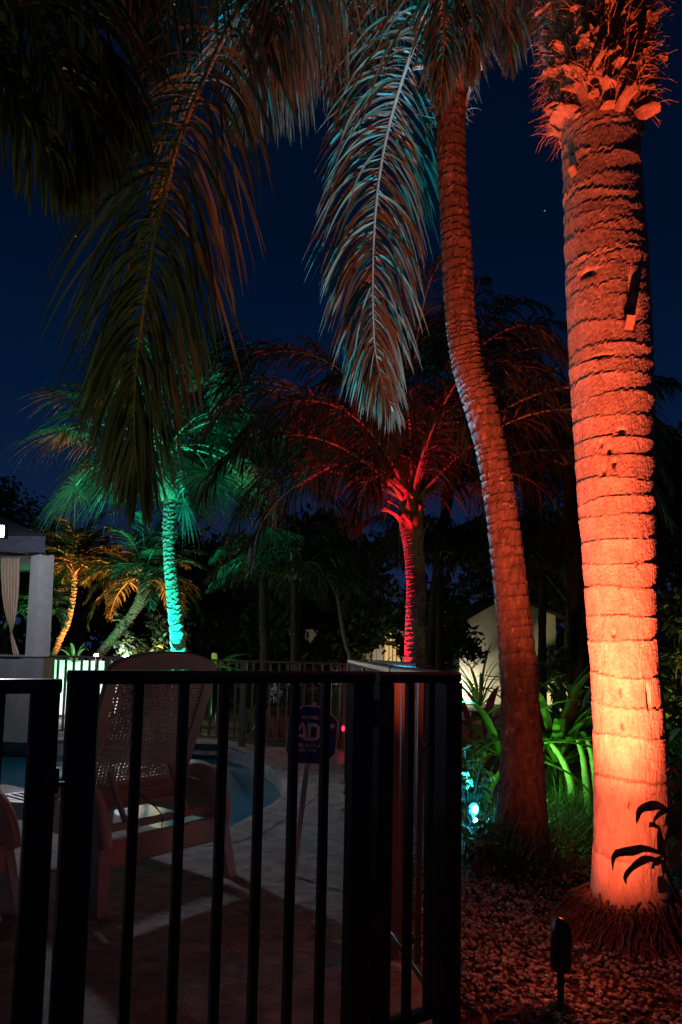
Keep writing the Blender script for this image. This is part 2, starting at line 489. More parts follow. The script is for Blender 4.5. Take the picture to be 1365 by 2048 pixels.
# ------------------------------------------------------------------ palms
def curve_from(p0, az, el0, length, bend, n=24, pw=1.15, roll=0.0):
    t = np.linspace(0, 1, n)
    e_ = el0 - bend * t ** pw
    a_ = az + roll * t
    d = np.stack([np.cos(a_) * np.cos(e_), np.sin(a_) * np.cos(e_), np.sin(e_)], -1)
    return np.asarray(p0, float) + np.vstack([[0, 0, 0], np.cumsum(d[:-1] * length / (n - 1), 0)])
def leaflets(pts, side, n, L, wid, t0=0.12, a0=62, a1=22, plume=25, droop=1.0, segs=5, pw=1.4, fold=False, rng=None, lprof=None, lo=-1, hi=1):
    """(m, segs+1, k, 3) strips for a pinnate frond; pts is the rachis"""
    rng = rng or R
    p = np.asarray(pts, float)
    T = nrm(np.gradient(p, axis=0))
    side = np.asarray(side, float)
    S = nrm(side - T * (T @ side)[:, None])
    Nn = np.cross(S, T)
    s_ = np.repeat((-1, 1), n)
    t = np.tile(np.linspace(t0, 0.995, n), 2) + rng.uniform(-.5, .5, 2 * n) * (1 - t0) / n
    t = np.clip(t, 0, 0.999)
    x = t * (len(p) - 1)
    i = np.minimum(x.astype(int), len(p) - 2); f = (x - i)[:, None]
    lerp = lambda a: a[i] * (1 - f) + a[i + 1] * f
    q, TT, SS, NN = lerp(p), nrm(lerp(T)), nrm(lerp(S)), nrm(lerp(Nn))
    u = (t - t0) / (1 - t0)
    ang = np.radians(a0 + (a1 - a0) * u + rng.normal(0, 6, 2 * n))[:, None]
    e_ = np.radians(rng.uniform(-plume, plume, 2 * n))[:, None]
    D = np.cos(ang) * TT + np.sin(ang) * (s_[:, None] * np.cos(e_) * SS + np.sin(e_) * NN)
    prof = lprof(u) if lprof else (0.35 + 0.65 * np.sin(np.pi * np.clip(u * 0.85 + 0.18, 0, 1)) ** 0.7)
    Ln = L * prof * rng.uniform(0.85, 1.1, 2 * n)
    dr = droop * rng.uniform(0.7, 1.35, 2 * n)[:, None]
    W0 = NN + 0.7 * rng.normal(size=(2 * n, 3))
    pos = q.copy()
    rows = []
    wp = np.interp(np.linspace(0, 1, segs + 1), [0, 0.12, 0.45, 0.8, 1], [0.45, 0.9, 1.0, 0.62, 0.05]) * wid / 2
    jit = rng.uniform(0.75, 1.15, 2 * n)[:, None]
    for k in range(segs + 1):
        d = nrm(D + dr * (k / segs) ** pw * np.array((0, 0, -1.6)))
        Wd = nrm(np.cross(d, W0))
        ww = Wd * wp[k] * jit
        if fold:
            up = nrm(np.cross(Wd, d))
            rows.append(np.stack([pos - ww, pos + up * wp[k] * 0.35, pos + ww], 1))
        else:
            rows.append(np.stack([pos - ww, pos + ww], 1))
        pos = pos + d * (Ln / segs)[:, None]
    return np.stack(rows, 1)

def add_frond(root, pts, side, mat, n=44, L=0.5, wid=0.03, r0=0.014, name='frond', rmat=None, parent=None, **k):
    m = MB()
    m.tube(pts, np.linspace(r0, r0 * 0.18, len(pts)), 6)
    fr = part(m, name, rmat or M['rachis'], root, parent, smooth=True)
    m = MB()
    m.strips(leaflets(pts, side, n, L, wid, **k))
    part(m, 'leaflets', mat, root, fr, kind='stuff')
    return fr

def trunk_mesh(cl, rad, nseg=20, nz=60, rings=None, amp=0.006, jag=0.01, rng=None, wob=0.004):
    """ringed palm trunk: cl centre line pts, rad radius at each; rings = fractions 0..1 of ring scars"""
    rng = rng or R
    k = len(cl)
    c = spline(cl, nz)
    r = spline(np.asarray(rad, float)[:, None], nz)[:, 0]
    T = nrm(np.gradient(c, axis=0))
    A = nrm(np.cross(T, np.array((0.0, -1, 0))))
    B = np.cross(T, A)
    th = np.linspace(0, 2 * math.pi, nseg, endpoint=False)
    s = np.linspace(0, 1, nz)
    length = np.sum(np.linalg.norm(np.diff(c, axis=0), axis=1))
    if rings is None:
        rings = np.arange(0, 1, 0.1 / length)
    rings = np.asarray(rings)
    nb = len(rings) + 1
    # per ring angular wobble of its height, smooth + jagged
    ph = rng.uniform(0, 6.28, (nb, 6)); am = rng.normal(0, 1, (nb, 6)) * np.array([1.6, 1.1, 0.7, 0.35, 0.25, 0.2])
    fr = np.array([1, 2, 3, 5, 8, 13])
    off = (am[:, None] * np.sin(th[None, :, None] * fr + ph[:, None])).sum(-1) * wob / length
    off += rng.normal(0, 1, off.shape) * jag / length
    edges = np.vstack([np.full(nseg, -0.2)[None], rings[:, None] + off[1:], np.full(nseg, 1.2)[None]])
    edges = np.maximum.accumulate(edges, 0)
    rr = np.zeros((nz, nseg))
    bump_amp = amp * rng.uniform(0.5, 1.3, nb + 1)
    for j in range(nseg):
        b = np.searchsorted(edges[:, j], s, side='right') - 1
        b = np.clip(b, 0, nb - 1)
        lo, hi = edges[b, j], edges[np.minimum(b + 1, nb), j]
        fr_ = np.clip((s - lo) / np.maximum(hi - lo, 1e-5), 0, 1)
        a = bump_amp[b]
        if callable(amp): a = a
        rr[:, j] = r + a * (fr_ ** 1.8 - 0.4)
    rr += (rng.normal(0, 1, rr.shape) * 0.0006)
    lowf = sum(0.006 * np.sin(th[None] * f_ + s[:, None] * g_ + p_) for f_, g_, p_ in ((2, 9, 0.3), (3, -13, 2.1), (1, 21, 4.0)))
    rr *= 1 + lowf
    v = c[:, None] + rr[..., None] * (np.cos(th)[None, :, None] * A[:, None] + np.sin(th)[None, :, None] * B[:, None])
    m = MB()
    i = np.arange(nz - 1)[:, None] * nseg
    jx = np.arange(nseg)[None]; j2 = (jx + 1) % nseg
    q = np.stack([i + jx, i + j2, i + nseg + j2, i + nseg + jx], -1).reshape(-1, 4)
    m.add(v, quads=q, ngons=[list(range((nz - 1) * nseg, nz * nseg))])
    return m

def px_trunk(rows, d):
    """rows of (y, xl, xr) photo pixels at depth d -> centres, radii"""
    c, r = [], []
    for y, a, b in rows:
        p, q = P(a, y, d), P(b, y, d)
        c.append((p + q) / 2); r.append(np.linalg.norm(q - p) / 2)
    return np.array(c), np.array(r)

def boots(root, c, r, z0, z1, n, ln, wd, mat, rng, flare=0.45, name='leaf_base'):
    """old leaf bases left on the trunk: curved tapering slabs with ragged ends, each its own part"""
    for i in range(n):
        f = (i + 0.5) / n
        az = i * 2.39996 + rng.normal(0, 0.15)
        z = z0 + (z1 - z0) * f
        out = np.array((math.cos(az), math.sin(az), 0)); sd_ = np.array((-out[1], out[0], 0))
        l = ln * rng.uniform(0.55, 1.25); w_ = wd * rng.uniform(0.7, 1.2)
        cc = np.array((np.interp(z, c[:, 2], c[:, 0]), np.interp(z, c[:, 2], c[:, 1]), z))
        base = cc + out * (r * 0.93)
        lean = flare * rng.uniform(0.4, 2.0); tw = rng.normal(0, 0.45)
        rows = []
        K = 5
        for k in range(K + 1):
            u = k / K
            pt = base + UP * l * (u - 0.15) * math.cos(lean * u) + out * l * math.sin(lean * u) * u + sd_ * tw * l * u * u
            ww = w_ * (1 - 0.55 * u) * (1 + 0.12 * rng.normal())
            row = []
            for x in (-1, -0.5, 0, 0.5, 1):
                ends = (rng.uniform(-0.25, 0.35) * l * 0.35 if k == K else 0)
                row.append(pt + sd_ * ww / 2 * x + out * (0.014 * (1 - x * x) * (1 - u * .5)) - out * 0.2 * abs(x) ** 2 * ww * 0.4 + UP * ends)
            rows.append(row)
        a = np.array(rows)
        m = MB()
        back = a - out * 0.012 * (1 - 0.4 * np.linspace(0, 1, K + 1))[:, None, None]
        m.strips(a[None]); m.strips(back[None, :, ::-1])
        m.strips(np.stack([back[:, 0], a[:, 0]], 1)[None]); m.strips(np.stack([a[:, -1], back[:, -1]], 1)[None])
        m.strips(np.stack([a[-1], back[-1]], 1)[None])
        part(m, name, mat, root)

def fibres(root, c, r, z0, z1, n, ln, mat, rng, name='fibre'):
    az = rng.uniform(0, 2 * math.pi, n); z = rng.uniform(z0, z1, n)
    cc = np.stack([np.interp(z, c[:, 2], c[:, 0]), np.interp(z, c[:, 2], c[:, 1]), z], -1)
    out = np.stack([np.cos(az), np.sin(az), np.zeros(n)], -1)
    d = nrm(out * rng.uniform(0.1, 1.0, (n, 1)) + np.array((0, 0, 1.0)) * rng.uniform(-0.7, 1, (n, 1)) + 0.5 * rng.normal(size=(n, 3)))
    p0 = cc + out * r * 1.02
    rows, pos = [], p0
    wv = nrm(np.cross(d, rng.normal(size=(n, 3)))) * 0.0026
    l = ln * rng.uniform(0.4, 1.3, (n, 1))
    for k in range(4):
        rows.append(np.stack([pos - wv * (1 - k / 4), pos + wv * (1 - k / 4)], 1))
        d = nrm(d + np.array((0, 0, -0.25)) + 0.2 * rng.normal(size=(n, 3)))
        pos = pos + d * l / 3
    m = MB(); m.strips(np.stack(rows, 1))
    part(m, name, mat, root, kind='stuff')

def queen_palm(label, rows, d, crown_px, n, length, L, wid, seed, cat='palm tree', group=None, mat='leaf_far', bark='bark_far', boot=True, nl=40, elmax=80, droop=1.3, bend=2.0, plume=35, nseg=20, nz=70, low=-20, spacing=0.07, cpw=1.2):
    rng = np.random.default_rng(seed)
    c, r = px_trunk(rows, d)
    base = np.array((c[0][0], c[0][1], 0.0))
    c = np.vstack([[c[0][0], c[0][1], -0.05], c]) if c[0][2] > 0.1 else c
    r = np.concatenate([[r[0] * 1.1], r]) if len(r) < len(c) else r
    t = thing('palm_tree', label, cat, base, group)
    ln = np.linalg.norm(np.diff(c, axis=0), axis=1).sum()
    part(trunk_mesh(c, r, nseg, nz, np.arange(spacing / ln, 1, spacing / ln), 0.008, 0.004, rng), 'trunk', M[bark], t, smooth=False)
    top = P(*crown_px, d)
    if boot:
        cc = np.vstack([c[-2:], top]); cc = cc[np.argsort(cc[:, 2])]
        boots(t, cc, r[-1], c[-1][2] - 0.15, top[2] + 0.12, 16, 0.28, r[-1] * 1.1, M['boot'], rng)
        m = MB(); m.tube([c[-1] - UP * 0.02, (c[-1] + top) / 2, top + UP * 0.15], [r[-1] * 1.0, r[-1] * 1.15, r[-1] * 0.5], 12); part(m, 'crownshaft', M['fibre'], t, smooth=True)
    else:
        m = MB(); m.tube([c[-1] - UP * 0.04, (c[-1] + top) / 2, top + UP * 0.2], [r[-1] * 1.02, r[-1] * 1.1, r[-1] * 0.4], 12); part(m, 'crownshaft', M[bark], t, smooth=True)
    for i in range(n):
        az = i * 2.39996 + rng.normal(0, 0.2)
        f = (i + 0.5) / n
        el0 = math.radians(elmax + (low - elmax) * f + rng.normal(0, 6))
        ll = length * rng.uniform(0.85, 1.12)
        pts = curve_from(top + np.array((math.cos(az), math.sin(az), 0)) * r[-1] * 0.6, az, el0, ll, bend * rng.uniform(0.75, 1.15) * (0.6 + 0.4 * (1 - f)), 22, cpw, rng.normal(0, 0.25))
        add_frond(t, pts, (-math.sin(az), math.cos(az), 0), M[mat], nl, L, wid, max(0.012, r[-1] * 0.16), rng=rng, plume=plume, droop=droop, segs=4)
    return t

# ------------------------------------------------------------------ foliage clumps, plants
def leaf_cards(m, cen, n, spread, size, rng, flat=0.0):
    k = rng.integers(0, len(cen), n)
    sp = np.asarray(spread, float)
    dirs = nrm(rng.normal(size=(n, 3)))
    p = np.asarray(cen)[k] + dirs * (rng.uniform(0, 1, (n, 1)) ** 0.45) * (sp[k] if sp.ndim else sp)[..., None].reshape(-1, 1)
    u = nrm(rng.normal(size=(n, 3)) + np.array((0, 0, -flat)))
    v = nrm(np.cross(u, rng.normal(size=(n, 3))))
    s = size * rng.uniform(0.6, 1.4, (n, 1))
    a = np.stack([p - u * s, p + v * s * 0.42 - u * s * 0.1, p + u * s, p - v * s * 0.42 - u * s * 0.1], 1)
    m.add(a.reshape(-1, 3), quads=np.arange(n * 4).reshape(n, 4))

def broad_tree(label, base, height, crown_r, n, leaf, seed, group=None, trunk_r=0.16, crown_h=None, cat='tree', nclump=26, low=0.35):
    rng = np.random.default_rng(seed)
    base = np.asarray(base, float)
    t = thing('broadleaf_tree', label, cat, base, group)
    crown_h = crown_h or height * (1 - low)
    cz = height - crown_h / 2
    cen = []
    for i in range(nclump):
        d = nrm(rng.normal(size=3)) * rng.uniform(0.35, 1.0) ** 0.6
        cen.append(base + np.array((d[0] * crown_r, d[1] * crown_r, cz + d[2] * crown_h / 2)))
    cen = np.array(cen)
    m = MB()
    fork = base + np.array((0.1 * rng.normal(), 0.1 * rng.normal(), max(0.3, height - crown_h * 0.95)))
    m.tube(spline([base - UP * 0.1, (base + fork) / 2 + rng.normal(size=3) * 0.06, fork], 8), np.linspace(trunk_r, trunk_r * 0.7, 8), 10)
    tr = part(m, 'trunk', M['wood'], t, smooth=True)
    for i in range(0, nclump, 2):
        m = MB()
        mid = (fork + cen[i]) / 2 + rng.normal(size=3) * 0.15 * crown_r * 0.4
        m.tube(spline([fork - UP * 0.05, mid, cen[i]], 7), np.linspace(trunk_r * 0.5, trunk_r * 0.08, 7), 6)
        part(m, 'limb', M['wood'], t, smooth=True)
    m = MB()
    leaf_cards(m, cen, n, rng.uniform(0.22, 0.42, nclump) * crown_r, leaf, rng)
    part(m, 'crown', M['leaf_tree'], t)
    return t

def strap_leaf_pts(p0, az, el0, length, bend, width, n=9, rng=None, pw=1.6, tip=0.08, wave=0.0):
    c = curve_from(p0, az, el0, length, bend, n, pw)
    T = nrm(np.gradient(c, axis=0))
    S = np.array((-math.sin(az), math.cos(az), 0))
    Nn = np.cross(S, T) * -1
    w_ = np.interp(np.linspace(0, 1, n), [0, 0.25, 0.6, 0.85, 1], [0.55, 1, 0.95, 0.6, tip]) * width / 2
    lift = 0.28
    wv = wave * np.sin(np.linspace(0, 9, n))
    return np.stack([c - S * w_[:, None] + Nn * (w_ * lift + wv)[:, None], c - S * w_[:, None] * .5 + Nn * (w_ * lift * .4)[:, None], c,
                     c + S * w_[:, None] * .5 + Nn * (w_ * lift * .4)[:, None], c + S * w_[:, None] + Nn * (w_ * lift - wv)[:, None]], 1)

def strap_plant(label, base, n, length, width, seed, cat='plant', group=None, mat='leaf_strap', el=(25, 85), bend=1.7, name='strap_leaf_plant', wave=0.0):
    rng = np.random.default_rng(seed)
    base = np.asarray(base, float)
    t = thing(name, label, cat, base, group)
    for i in range(n):
        az = i * 2.39996 + rng.normal(0, 0.25)
        f = i / max(1, n - 1)
        e0 = math.radians(el[1] + (el[0] - el[1]) * f + rng.normal(0, 5))
        m = MB()
        m.strips(strap_leaf_pts(base + np.array((math.cos(az), math.sin(az), 0)) * 0.05 + UP * 0.05 * (n - i) / n, az, e0, length * rng.uniform(0.75, 1.15), bend * rng.uniform(0.6, 1.2), width * rng.uniform(0.8, 1.15), wave=wave)[None])
        part(m, 'leaf', M[mat], t, smooth=True)
    return t

def tuft(label, base, n, length, seed, width=0.008, group=None, cat='grass tuft', spread=0.08):
    rng = np.random.default_rng(seed)
    base = np.asarray(base, float)
    az = rng.uniform(0, 2 * math.pi, n)
    el0 = np.radians(rng.uniform(45, 88, n))
    ln = length * rng.uniform(0.6, 1.2, n)
    bend = rng.uniform(0.8, 2.3, n)
    pos = base + np.stack([rng.normal(0, spread, n), rng.normal(0, spread, n), np.zeros(n)], -1)
    S = np.stack([-np.sin(az), np.cos(az), np.zeros(n)], -1)
    rows = []
    K = 6
    for k in range(K + 1):
        wv = S * width / 2 * (1 - (k / K) ** 2 * 0.95)
        rows.append(np.stack([pos - wv, pos + wv], 1))
        e_ = el0 - bend * (k / K) ** 1.3
        pos = pos + np.stack([np.cos(az) * np.cos(e_), np.sin(az) * np.cos(e_), np.sin(e_)], -1) * (ln / K)[:, None]
    m = MB(); m.strips(np.stack(rows, 1))
    return solo(m, 'grass_tuft', label, cat, M['grass'], base, group)

def shrub(label, base, r, h, n, leaf, seed, mat='leaf_ground', cat='shrub', group=None, name='shrub'):
    """small leafy shrub: a few woody stems, and leaves in whorls"""
    rng = np.random.default_rng(seed)
    base = np.asarray(base, float)
    t = thing(name, label, cat, base, group)
    tips = []
    m = MB()
    for i in range(9):
        a = rng.uniform(0, 6.28); rr = r * rng.uniform(0.2, 0.95)
        tip = base + np.array((math.cos(a) * rr, math.sin(a) * rr, h * rng.uniform(0.45, 1.0)))
        pts = spline([base, base * 0.5 + tip * 0.5 + UP * 0.1 * h, tip], 6)
        m.tube(pts, np.linspace(0.008, 0.003, 6), 5)
        tips += list(pts[2:])
    part(m, 'stem', M['wood'], t)
    tips = np.array(tips)
    k = rng.integers(0, len(tips), n)
    az = rng.uniform(0, 6.28, n); el = rng.uniform(-0.6, 1.0, n)
    d = np.stack([np.cos(az) * np.cos(el), np.sin(az) * np.cos(el), np.sin(el)], -1)
    pos = tips[k] + rng.normal(0, 0.03 * r / 0.3, (n, 3))
    S = nrm(np.cross(d, UP + 0.6 * rng.normal(size=(n, 3))))
    rows = []
    s = leaf * rng.uniform(0.6, 1.3, n)[:, None]
    for kk, wv in zip(range(5), (0.12, 0.8, 1.0, 0.65, 0.04)):
        upv = np.cross(S, d)
        rows.append(np.stack([pos - S * s * wv * 0.22 + upv * s * wv * 0.06, pos, pos + S * s * wv * 0.22 + upv * s * wv * 0.06], 1))
        d = nrm(d + np.array((0, 0, -0.22)))
        pos = pos + d * s / 4
    m = MB(); m.strips(np.stack(rows, 1))
    part(m, 'foliage', M[mat], t, smooth=True, kind='stuff')
    return t

# ================================================================== SETTING
C0 = G(885, 2020)[:2]                       # corner post of the near fence, on the ground
COR = np.array((P(898, 1345, 2.55)[0], 2.55))
FA = P(150, 1347, 1.90)[:2]                 # latch end of the gate line
fdir = nrm(COR - FA)
MID = G(785, 1862, 0.10)[:2]
END = P(702, 1318, 6.0)[:2]
FAR_R = G(690, 1502)[:2]
FAR_L = G(-260, 1462)[:2]
def fr_l(x):                                # y of the far fence line at x
    return FAR_L[1] + (FAR_R[1] - FAR_L[1]) * (x - FAR_L[0]) / (FAR_R[0] - FAR_L[0])

deck_out = [(-9.0, -2.0), (COR[0] + 0.03, -2.0), tuple(COR + (0.03, 0)), tuple(MID + (0.05, 0)), tuple(END + (0.05, 0)), (FAR_R[0] + 0.1, FAR_R[1] + 0.15), (-9.0, fr_l(-9.0) + 0.15)]
pool_px = [(-120, 1478), (60, 1480), (200, 1480), (330, 1482), (400, 1484), (450, 1489), (500, 1503), (545, 1528), (570, 1556), (577, 1580), (552, 1606), (505, 1632), (452, 1660), (395, 1672), (320, 1660), (180, 1615), (30, 1574), (-140, 1545)]
pc = [G(x, y)[:2] for x, y in pool_px]
pool = spline(np.array(pc + pc[:3]), 18 * 8 + 17)
def closed_spline(p, per=8):
    p = np.asarray(p, float); n = len(p)
    out = []
    for i in range(n):
        a, b, c, d = p[i - 1], p[i], p[(i + 1) % n], p[(i + 2) % n]
        for k in range(per):
            t = k / per
            out.append(0.5 * (2 * b + (c - a) * t + (2 * a - 5 * b + 4 * c - d) * t ** 2 + (3 * b - a - 3 * c + d) * t ** 3))
    return np.array(out)
pool = closed_spline(pc)
def offset(poly, d):
    T = nrm(np.roll(poly, -1, 0) - np.roll(poly, 1, 0))
    Nn = np.stack([T[:, 1], -T[:, 0]], -1)
    area = 0.5 * np.sum(poly[:, 0] * np.roll(poly[:, 1], -1) - np.roll(poly[:, 0], -1) * poly[:, 1])
    return poly + Nn * d * (1 if area > 0 else -1)
cop_out = offset(pool, 0.28)

def tess(outer, holes, z):
    loops = [[Vector((x, y, 0)) for x, y in outer]] + [[Vector((x, y, 0)) for x, y in h] for h in holes]
    tris = geometry.tessellate_polygon(loops)
    v = [(k.x, k.y, z) for l in loops for k in l]
    vv = np.array(v)
    out = []
    for a, b, c in tris:
        n_ = np.cross(vv[b] - vv[a], vv[c] - vv[a])[2]
        out.append((a, b, c) if n_ > 0 else (a, c, b))
    return v, out
m = MB()
v, t_ = tess([(-200, -60), (200, -60), (200, 300), (-200, 300)], [deck_out], -0.02)
m.add(v, tris=t_); struct(m, 'ground', M['soil'])
m = MB()
v, t_ = tess(deck_out, [cop_out], 0.0)
m.add(v, tris=t_)
k_ = len(deck_out)
dv = np.array([(x, y, 0.0) for x, y in deck_out] + [(x, y, -0.15) for x, y in deck_out])
m.add(dv, quads=[(i, i + k_, (i + 1) % k_ + k_, (i + 1) % k_) for i in range(k_)])
struct(m, 'pool_deck', M['deck'])
def ring(m, a, b):
    n = len(a)
    m.add(np.vstack([a, b]), quads=[(i, (i + 1) % n, n + (i + 1) % n, n + i) for i in range(n)])
def z3(p, z):
    return np.column_stack([p, np.full(len(p), z)])
m = MB()
ring(m, z3(cop_out, 0.0), z3(offset(pool, 0.27), 0.005)); ring(m, z3(offset(pool, 0.27), 0.005), z3(offset(pool, 0.03), 0.007))
ring(m, z3(offset(pool, 0.03), 0.007), z3(offset(pool, -0.02), 0.001)); ring(m, z3(offset(pool, -0.02), 0.001), z3(offset(pool, -0.02), -0.03)); ring(m, z3(offset(pool, -0.02), -0.03), z3(pool, -0.04))
coping = struct(m, 'pool_coping', M['deck'], smooth=False)
m = MB()
ring(m, z3(pool, -0.03), z3(pool, -1.2)); struct(m, 'pool_wall', M['grout'])
m = MB()
v, t_ = tess(pool, [], -0.21); m.add(v, tris=t_); struct(m, 'pool_water', M['water'])
# waterline tiles: each a small raised slab, three rows
m = MB()
seg = np.linalg.norm(np.roll(pool, -1, 0) - pool, axis=1); cum = np.concatenate([[0], np.cumsum(seg)])
pl2 = np.vstack([pool, pool[:1]])
inn = -nrm(offset(pool, 1.0) - pool); inn2 = np.vstack([inn, inn[:1]])
tw = 0.06
s_ = np.arange(0, cum[-1] - tw, tw)
for rr in range(3):
    for s0 in s_:
        a = np.array([np.interp(s0 + 0.003, cum, pl2[:, k]) for k in (0, 1)]); b = np.array([np.interp(s0 + tw - 0.003, cum, pl2[:, k]) for k in (0, 1)])
        nn = np.array([np.interp(s0 + tw / 2, cum, inn2[:, k]) for k in (0, 1)])
        dpt = 0.006 + 0.002 * R.random()
        za, zb = -0.045 - rr * 0.055, -0.045 - rr * 0.055 - 0.05
        f0, f1 = a + nn * dpt, b + nn * dpt
        m.add([(*a, za), (*b, za), (*b, zb), (*a, zb), (*f0, za), (*f1, za), (*f1, zb), (*f0, zb)], quads=[(4, 5, 6, 7), (0, 1, 5, 4), (2, 3, 7, 6), (1, 2, 6, 5), (3, 0, 4, 7)])
o = struct(m, 'tile', M['tile'], parent=coping); o['kind'] = 'stuff'
# lawn beyond the fence
m = MB()
m.add([(-14, 13.2, -0.014), (26, 13.2, -0.014), (40, 60, -0.014), (-40, 60, -0.014)], quads=[(0, 1, 2, 3)])
struct(m, 'lawn', M['lawn'])

# gravel in the planting bed
m = MB()
ico = np.array([(0, 0, 1)] + [(math.cos(k * 1.2566) * .894, math.sin(k * 1.2566) * .894, .447) for k in range(5)] + [(math.cos(k * 1.2566 + .628) * .894, math.sin(k * 1.2566 + .628) * .894, -.447) for k in range(5)] + [(0, 0, -1)])
icf = [(0, k + 1, (k + 1) % 5 + 1) for k in range(5)] + [(k + 1, k + 6, (k + 1) % 5 + 1) for k in range(5)] + [((k + 1) % 5 + 1, k + 6, (k + 1) % 5 + 6) for k in range(5)] + [(11, (k + 1) % 5 + 6, k + 6) for k in range(5)]
npb = 22000
xy = np.stack([R.uniform(0.3, 3.0, npb), R.uniform(1.3, 5.2, npb)], -1)
edge = np.where(xy[:, 1] < MID[1], COR[0] + (MID[0] - COR[0]) * np.clip((xy[:, 1] - COR[1]) / (MID[1] - COR[1]), 0, 1), MID[0] + (END[0] - MID[0]) * (xy[:, 1] - MID[1]) / (END[1] - MID[1])) + 0.07
BIG = np.array((1.43, 3.62))
dist = np.linalg.norm(xy - np.array((G(1262, 1850)[0], 3.62)), axis=1)
keep = (xy[:, 0] > edge) & (R.random(npb) < np.clip((dist - 0.28) / 0.22, 0.04, 1)) & (R.random(npb) < np.clip((5.0 - xy[:, 1]) / 1.2, 0.06, 1))
xy = xy[keep]; n = len(xy)
sz = R.uniform(0.006, 0.0145, (n, 1, 1)) * R.uniform(0.7, 1.25, (n, 1, 3))
ang = R.uniform(0, 6.28, n)
pv = ico[None] * sz * R.uniform(0.72, 1.2, (n, 12, 1))
pv[..., 2] *= 0.7
ca, sa = np.cos(ang)[:, None], np.sin(ang)[:, None]
pv = np.stack([pv[..., 0] * ca - pv[..., 1] * sa, pv[..., 0] * sa + pv[..., 1] * ca, pv[..., 2]], -1)
pv += np.stack([xy[:, 0], xy[:, 1], -0.014 + R.uniform(0, 0.014, n)], -1)[:, None]
m.add(pv.reshape(-1, 3), tris=(np.array(icf)[None] + np.arange(n)[:, None, None] * 12).reshape(-1, 3))
o = struct(m, 'gravel', M['pebble']); o['kind'] = 'stuff'; o['label'] = 'pale pebbles scattered over the dark planting bed'

# dry leaf litter on the bed and along the foot of the fence
nl_ = 130
rgl = np.random.default_rng(19)
xy = np.stack([rgl.uniform(0.45, 2.6, nl_), rgl.uniform(1.9, 4.9, nl_)], -1)
az = rgl.uniform(0, 6.28, nl_); ln_ = rgl.uniform(.03, .13, nl_)
d0 = np.stack([np.cos(az), np.sin(az), np.zeros(nl_)], -1); s0 = np.stack([-np.sin(az), np.cos(az), rgl.normal(0, .3, nl_)], -1)
c0 = np.column_stack([xy, rgl.uniform(0.006, 0.018, nl_)])
rows_ = []
for k, wv in zip(range(5), (.15, .8, 1, .7, .08)):
    u = k / 4 - .5
    c = c0 + d0 * (ln_ * u)[:, None] + UP * (0.25 * ln_ * (u * u))[:, None] + s0 * (ln_ * .3 * u * u * rgl.normal(0, .6, nl_))[:, None]
    rows_.append(np.stack([c - s0 * (ln_ * .11 * wv)[:, None], c + s0 * (ln_ * .11 * wv)[:, None]], 1))
m = MB(); m.strips(np.stack(rows_, 1))
o = solo(m, 'fallen_leaves', 'dry fallen leaf scraps lying on the red-lit pebbles', 'leaf litter', M['leaf_dry'], (1.4, 3.4, 0), kind='stuff')

# ================================================================== FENCES
def fence(root, a, b, za, zb, zbot, spacing, picket, mat, rail_w, rail_h, posts=(), post_w=0.06, ground=0.0, bottom=True, skip=(), first=0.5, zpost=None):
    """top rail from a (height za) to b (zb), bottom rail at zbot, pickets, posts at the given fractions; all parts of root"""
    a, b = np.asarray(a, float), np.asarray(b, float)
    base = np.array(root.location)
    L = np.linalg.norm(b - a); d = (b - a) / L
    m = MB(); m.beam((*a, za - rail_h / 2), (*b, zb - rail_h / 2), rail_w, rail_h, bev=min(rail_w, rail_h) * 0.22); part(m, 'top_rail', mat, root)
    if bottom:
        m = MB(); m.beam((*a, zbot), (*b, zbot), rail_w * 0.7, rail_h * 0.8, bev=0.003); part(m, 'bottom_rail', mat, root)
    s = np.arange(spacing * first, L, spacing)
    h0 = min(za, zb) - rail_h - zbot - 0.001
    proto = None
    for x in s:
        if any(abs(x - p * L) < post_w * 0.8 for p in posts):
            continue
        q = a + d * x
        top = za + (zb - za) * x / L - rail_h - 0.001
        if proto is None:
            m = MB(); m.beam((*q, zbot), (*q, top), picket, picket, up=np.array((*d, 0)))
            proto = part(m, 'picket', mat, root)
            me = proto.data
            off = q - base[:2]
            for vtx in me.vertices:
                vtx.co.x -= off[0]; vtx.co.y -= off[1]
            proto.location = (float(off[0]), float(off[1]), 0)
        else:
            off = q - base[:2]
            clone(proto, root, (off[0], off[1], top - (za + (zb - za) * s[0] / L - rail_h - 0.001)))
    for p in posts:
        q = a + d * L * p
        top = (za + (zb - za) * p) - rail_h - 0.0005 if zpost is None else zpost
        m = MB(); m.beam((*q, ground), (*q, top), post_w, post_w, up=np.array((*d, 0)), bev=0.004); pp = part(m, 'post', mat, root)
        m = MB(); m.beam((*q, ground), (*q, ground + 0.008), post_w * 2.0, post_w * 1.7, up=np.array((*d, 0))); part(m, 'base_plate', mat, root, pp)

Lf = np.linalg.norm(COR - FA)
def fpt(px):
    """point of the near fence line that shows at photo column px (near rail height)"""
    lo, hi = -2.5, 1.2
    for _ in range(50):
        mid = (lo + hi) / 2
        q = FA + fdir * Lf * mid
        w_ = RN.T @ (np.array((*q, 1.14)) - CAM)
        x = 682.5 + F * w_[0] / -w_[2]
        if x < px: lo = mid
        else: hi = mid
    return FA + fdir * Lf * lo
FU = np.array((*fdir, 0))
ZT = 1.218
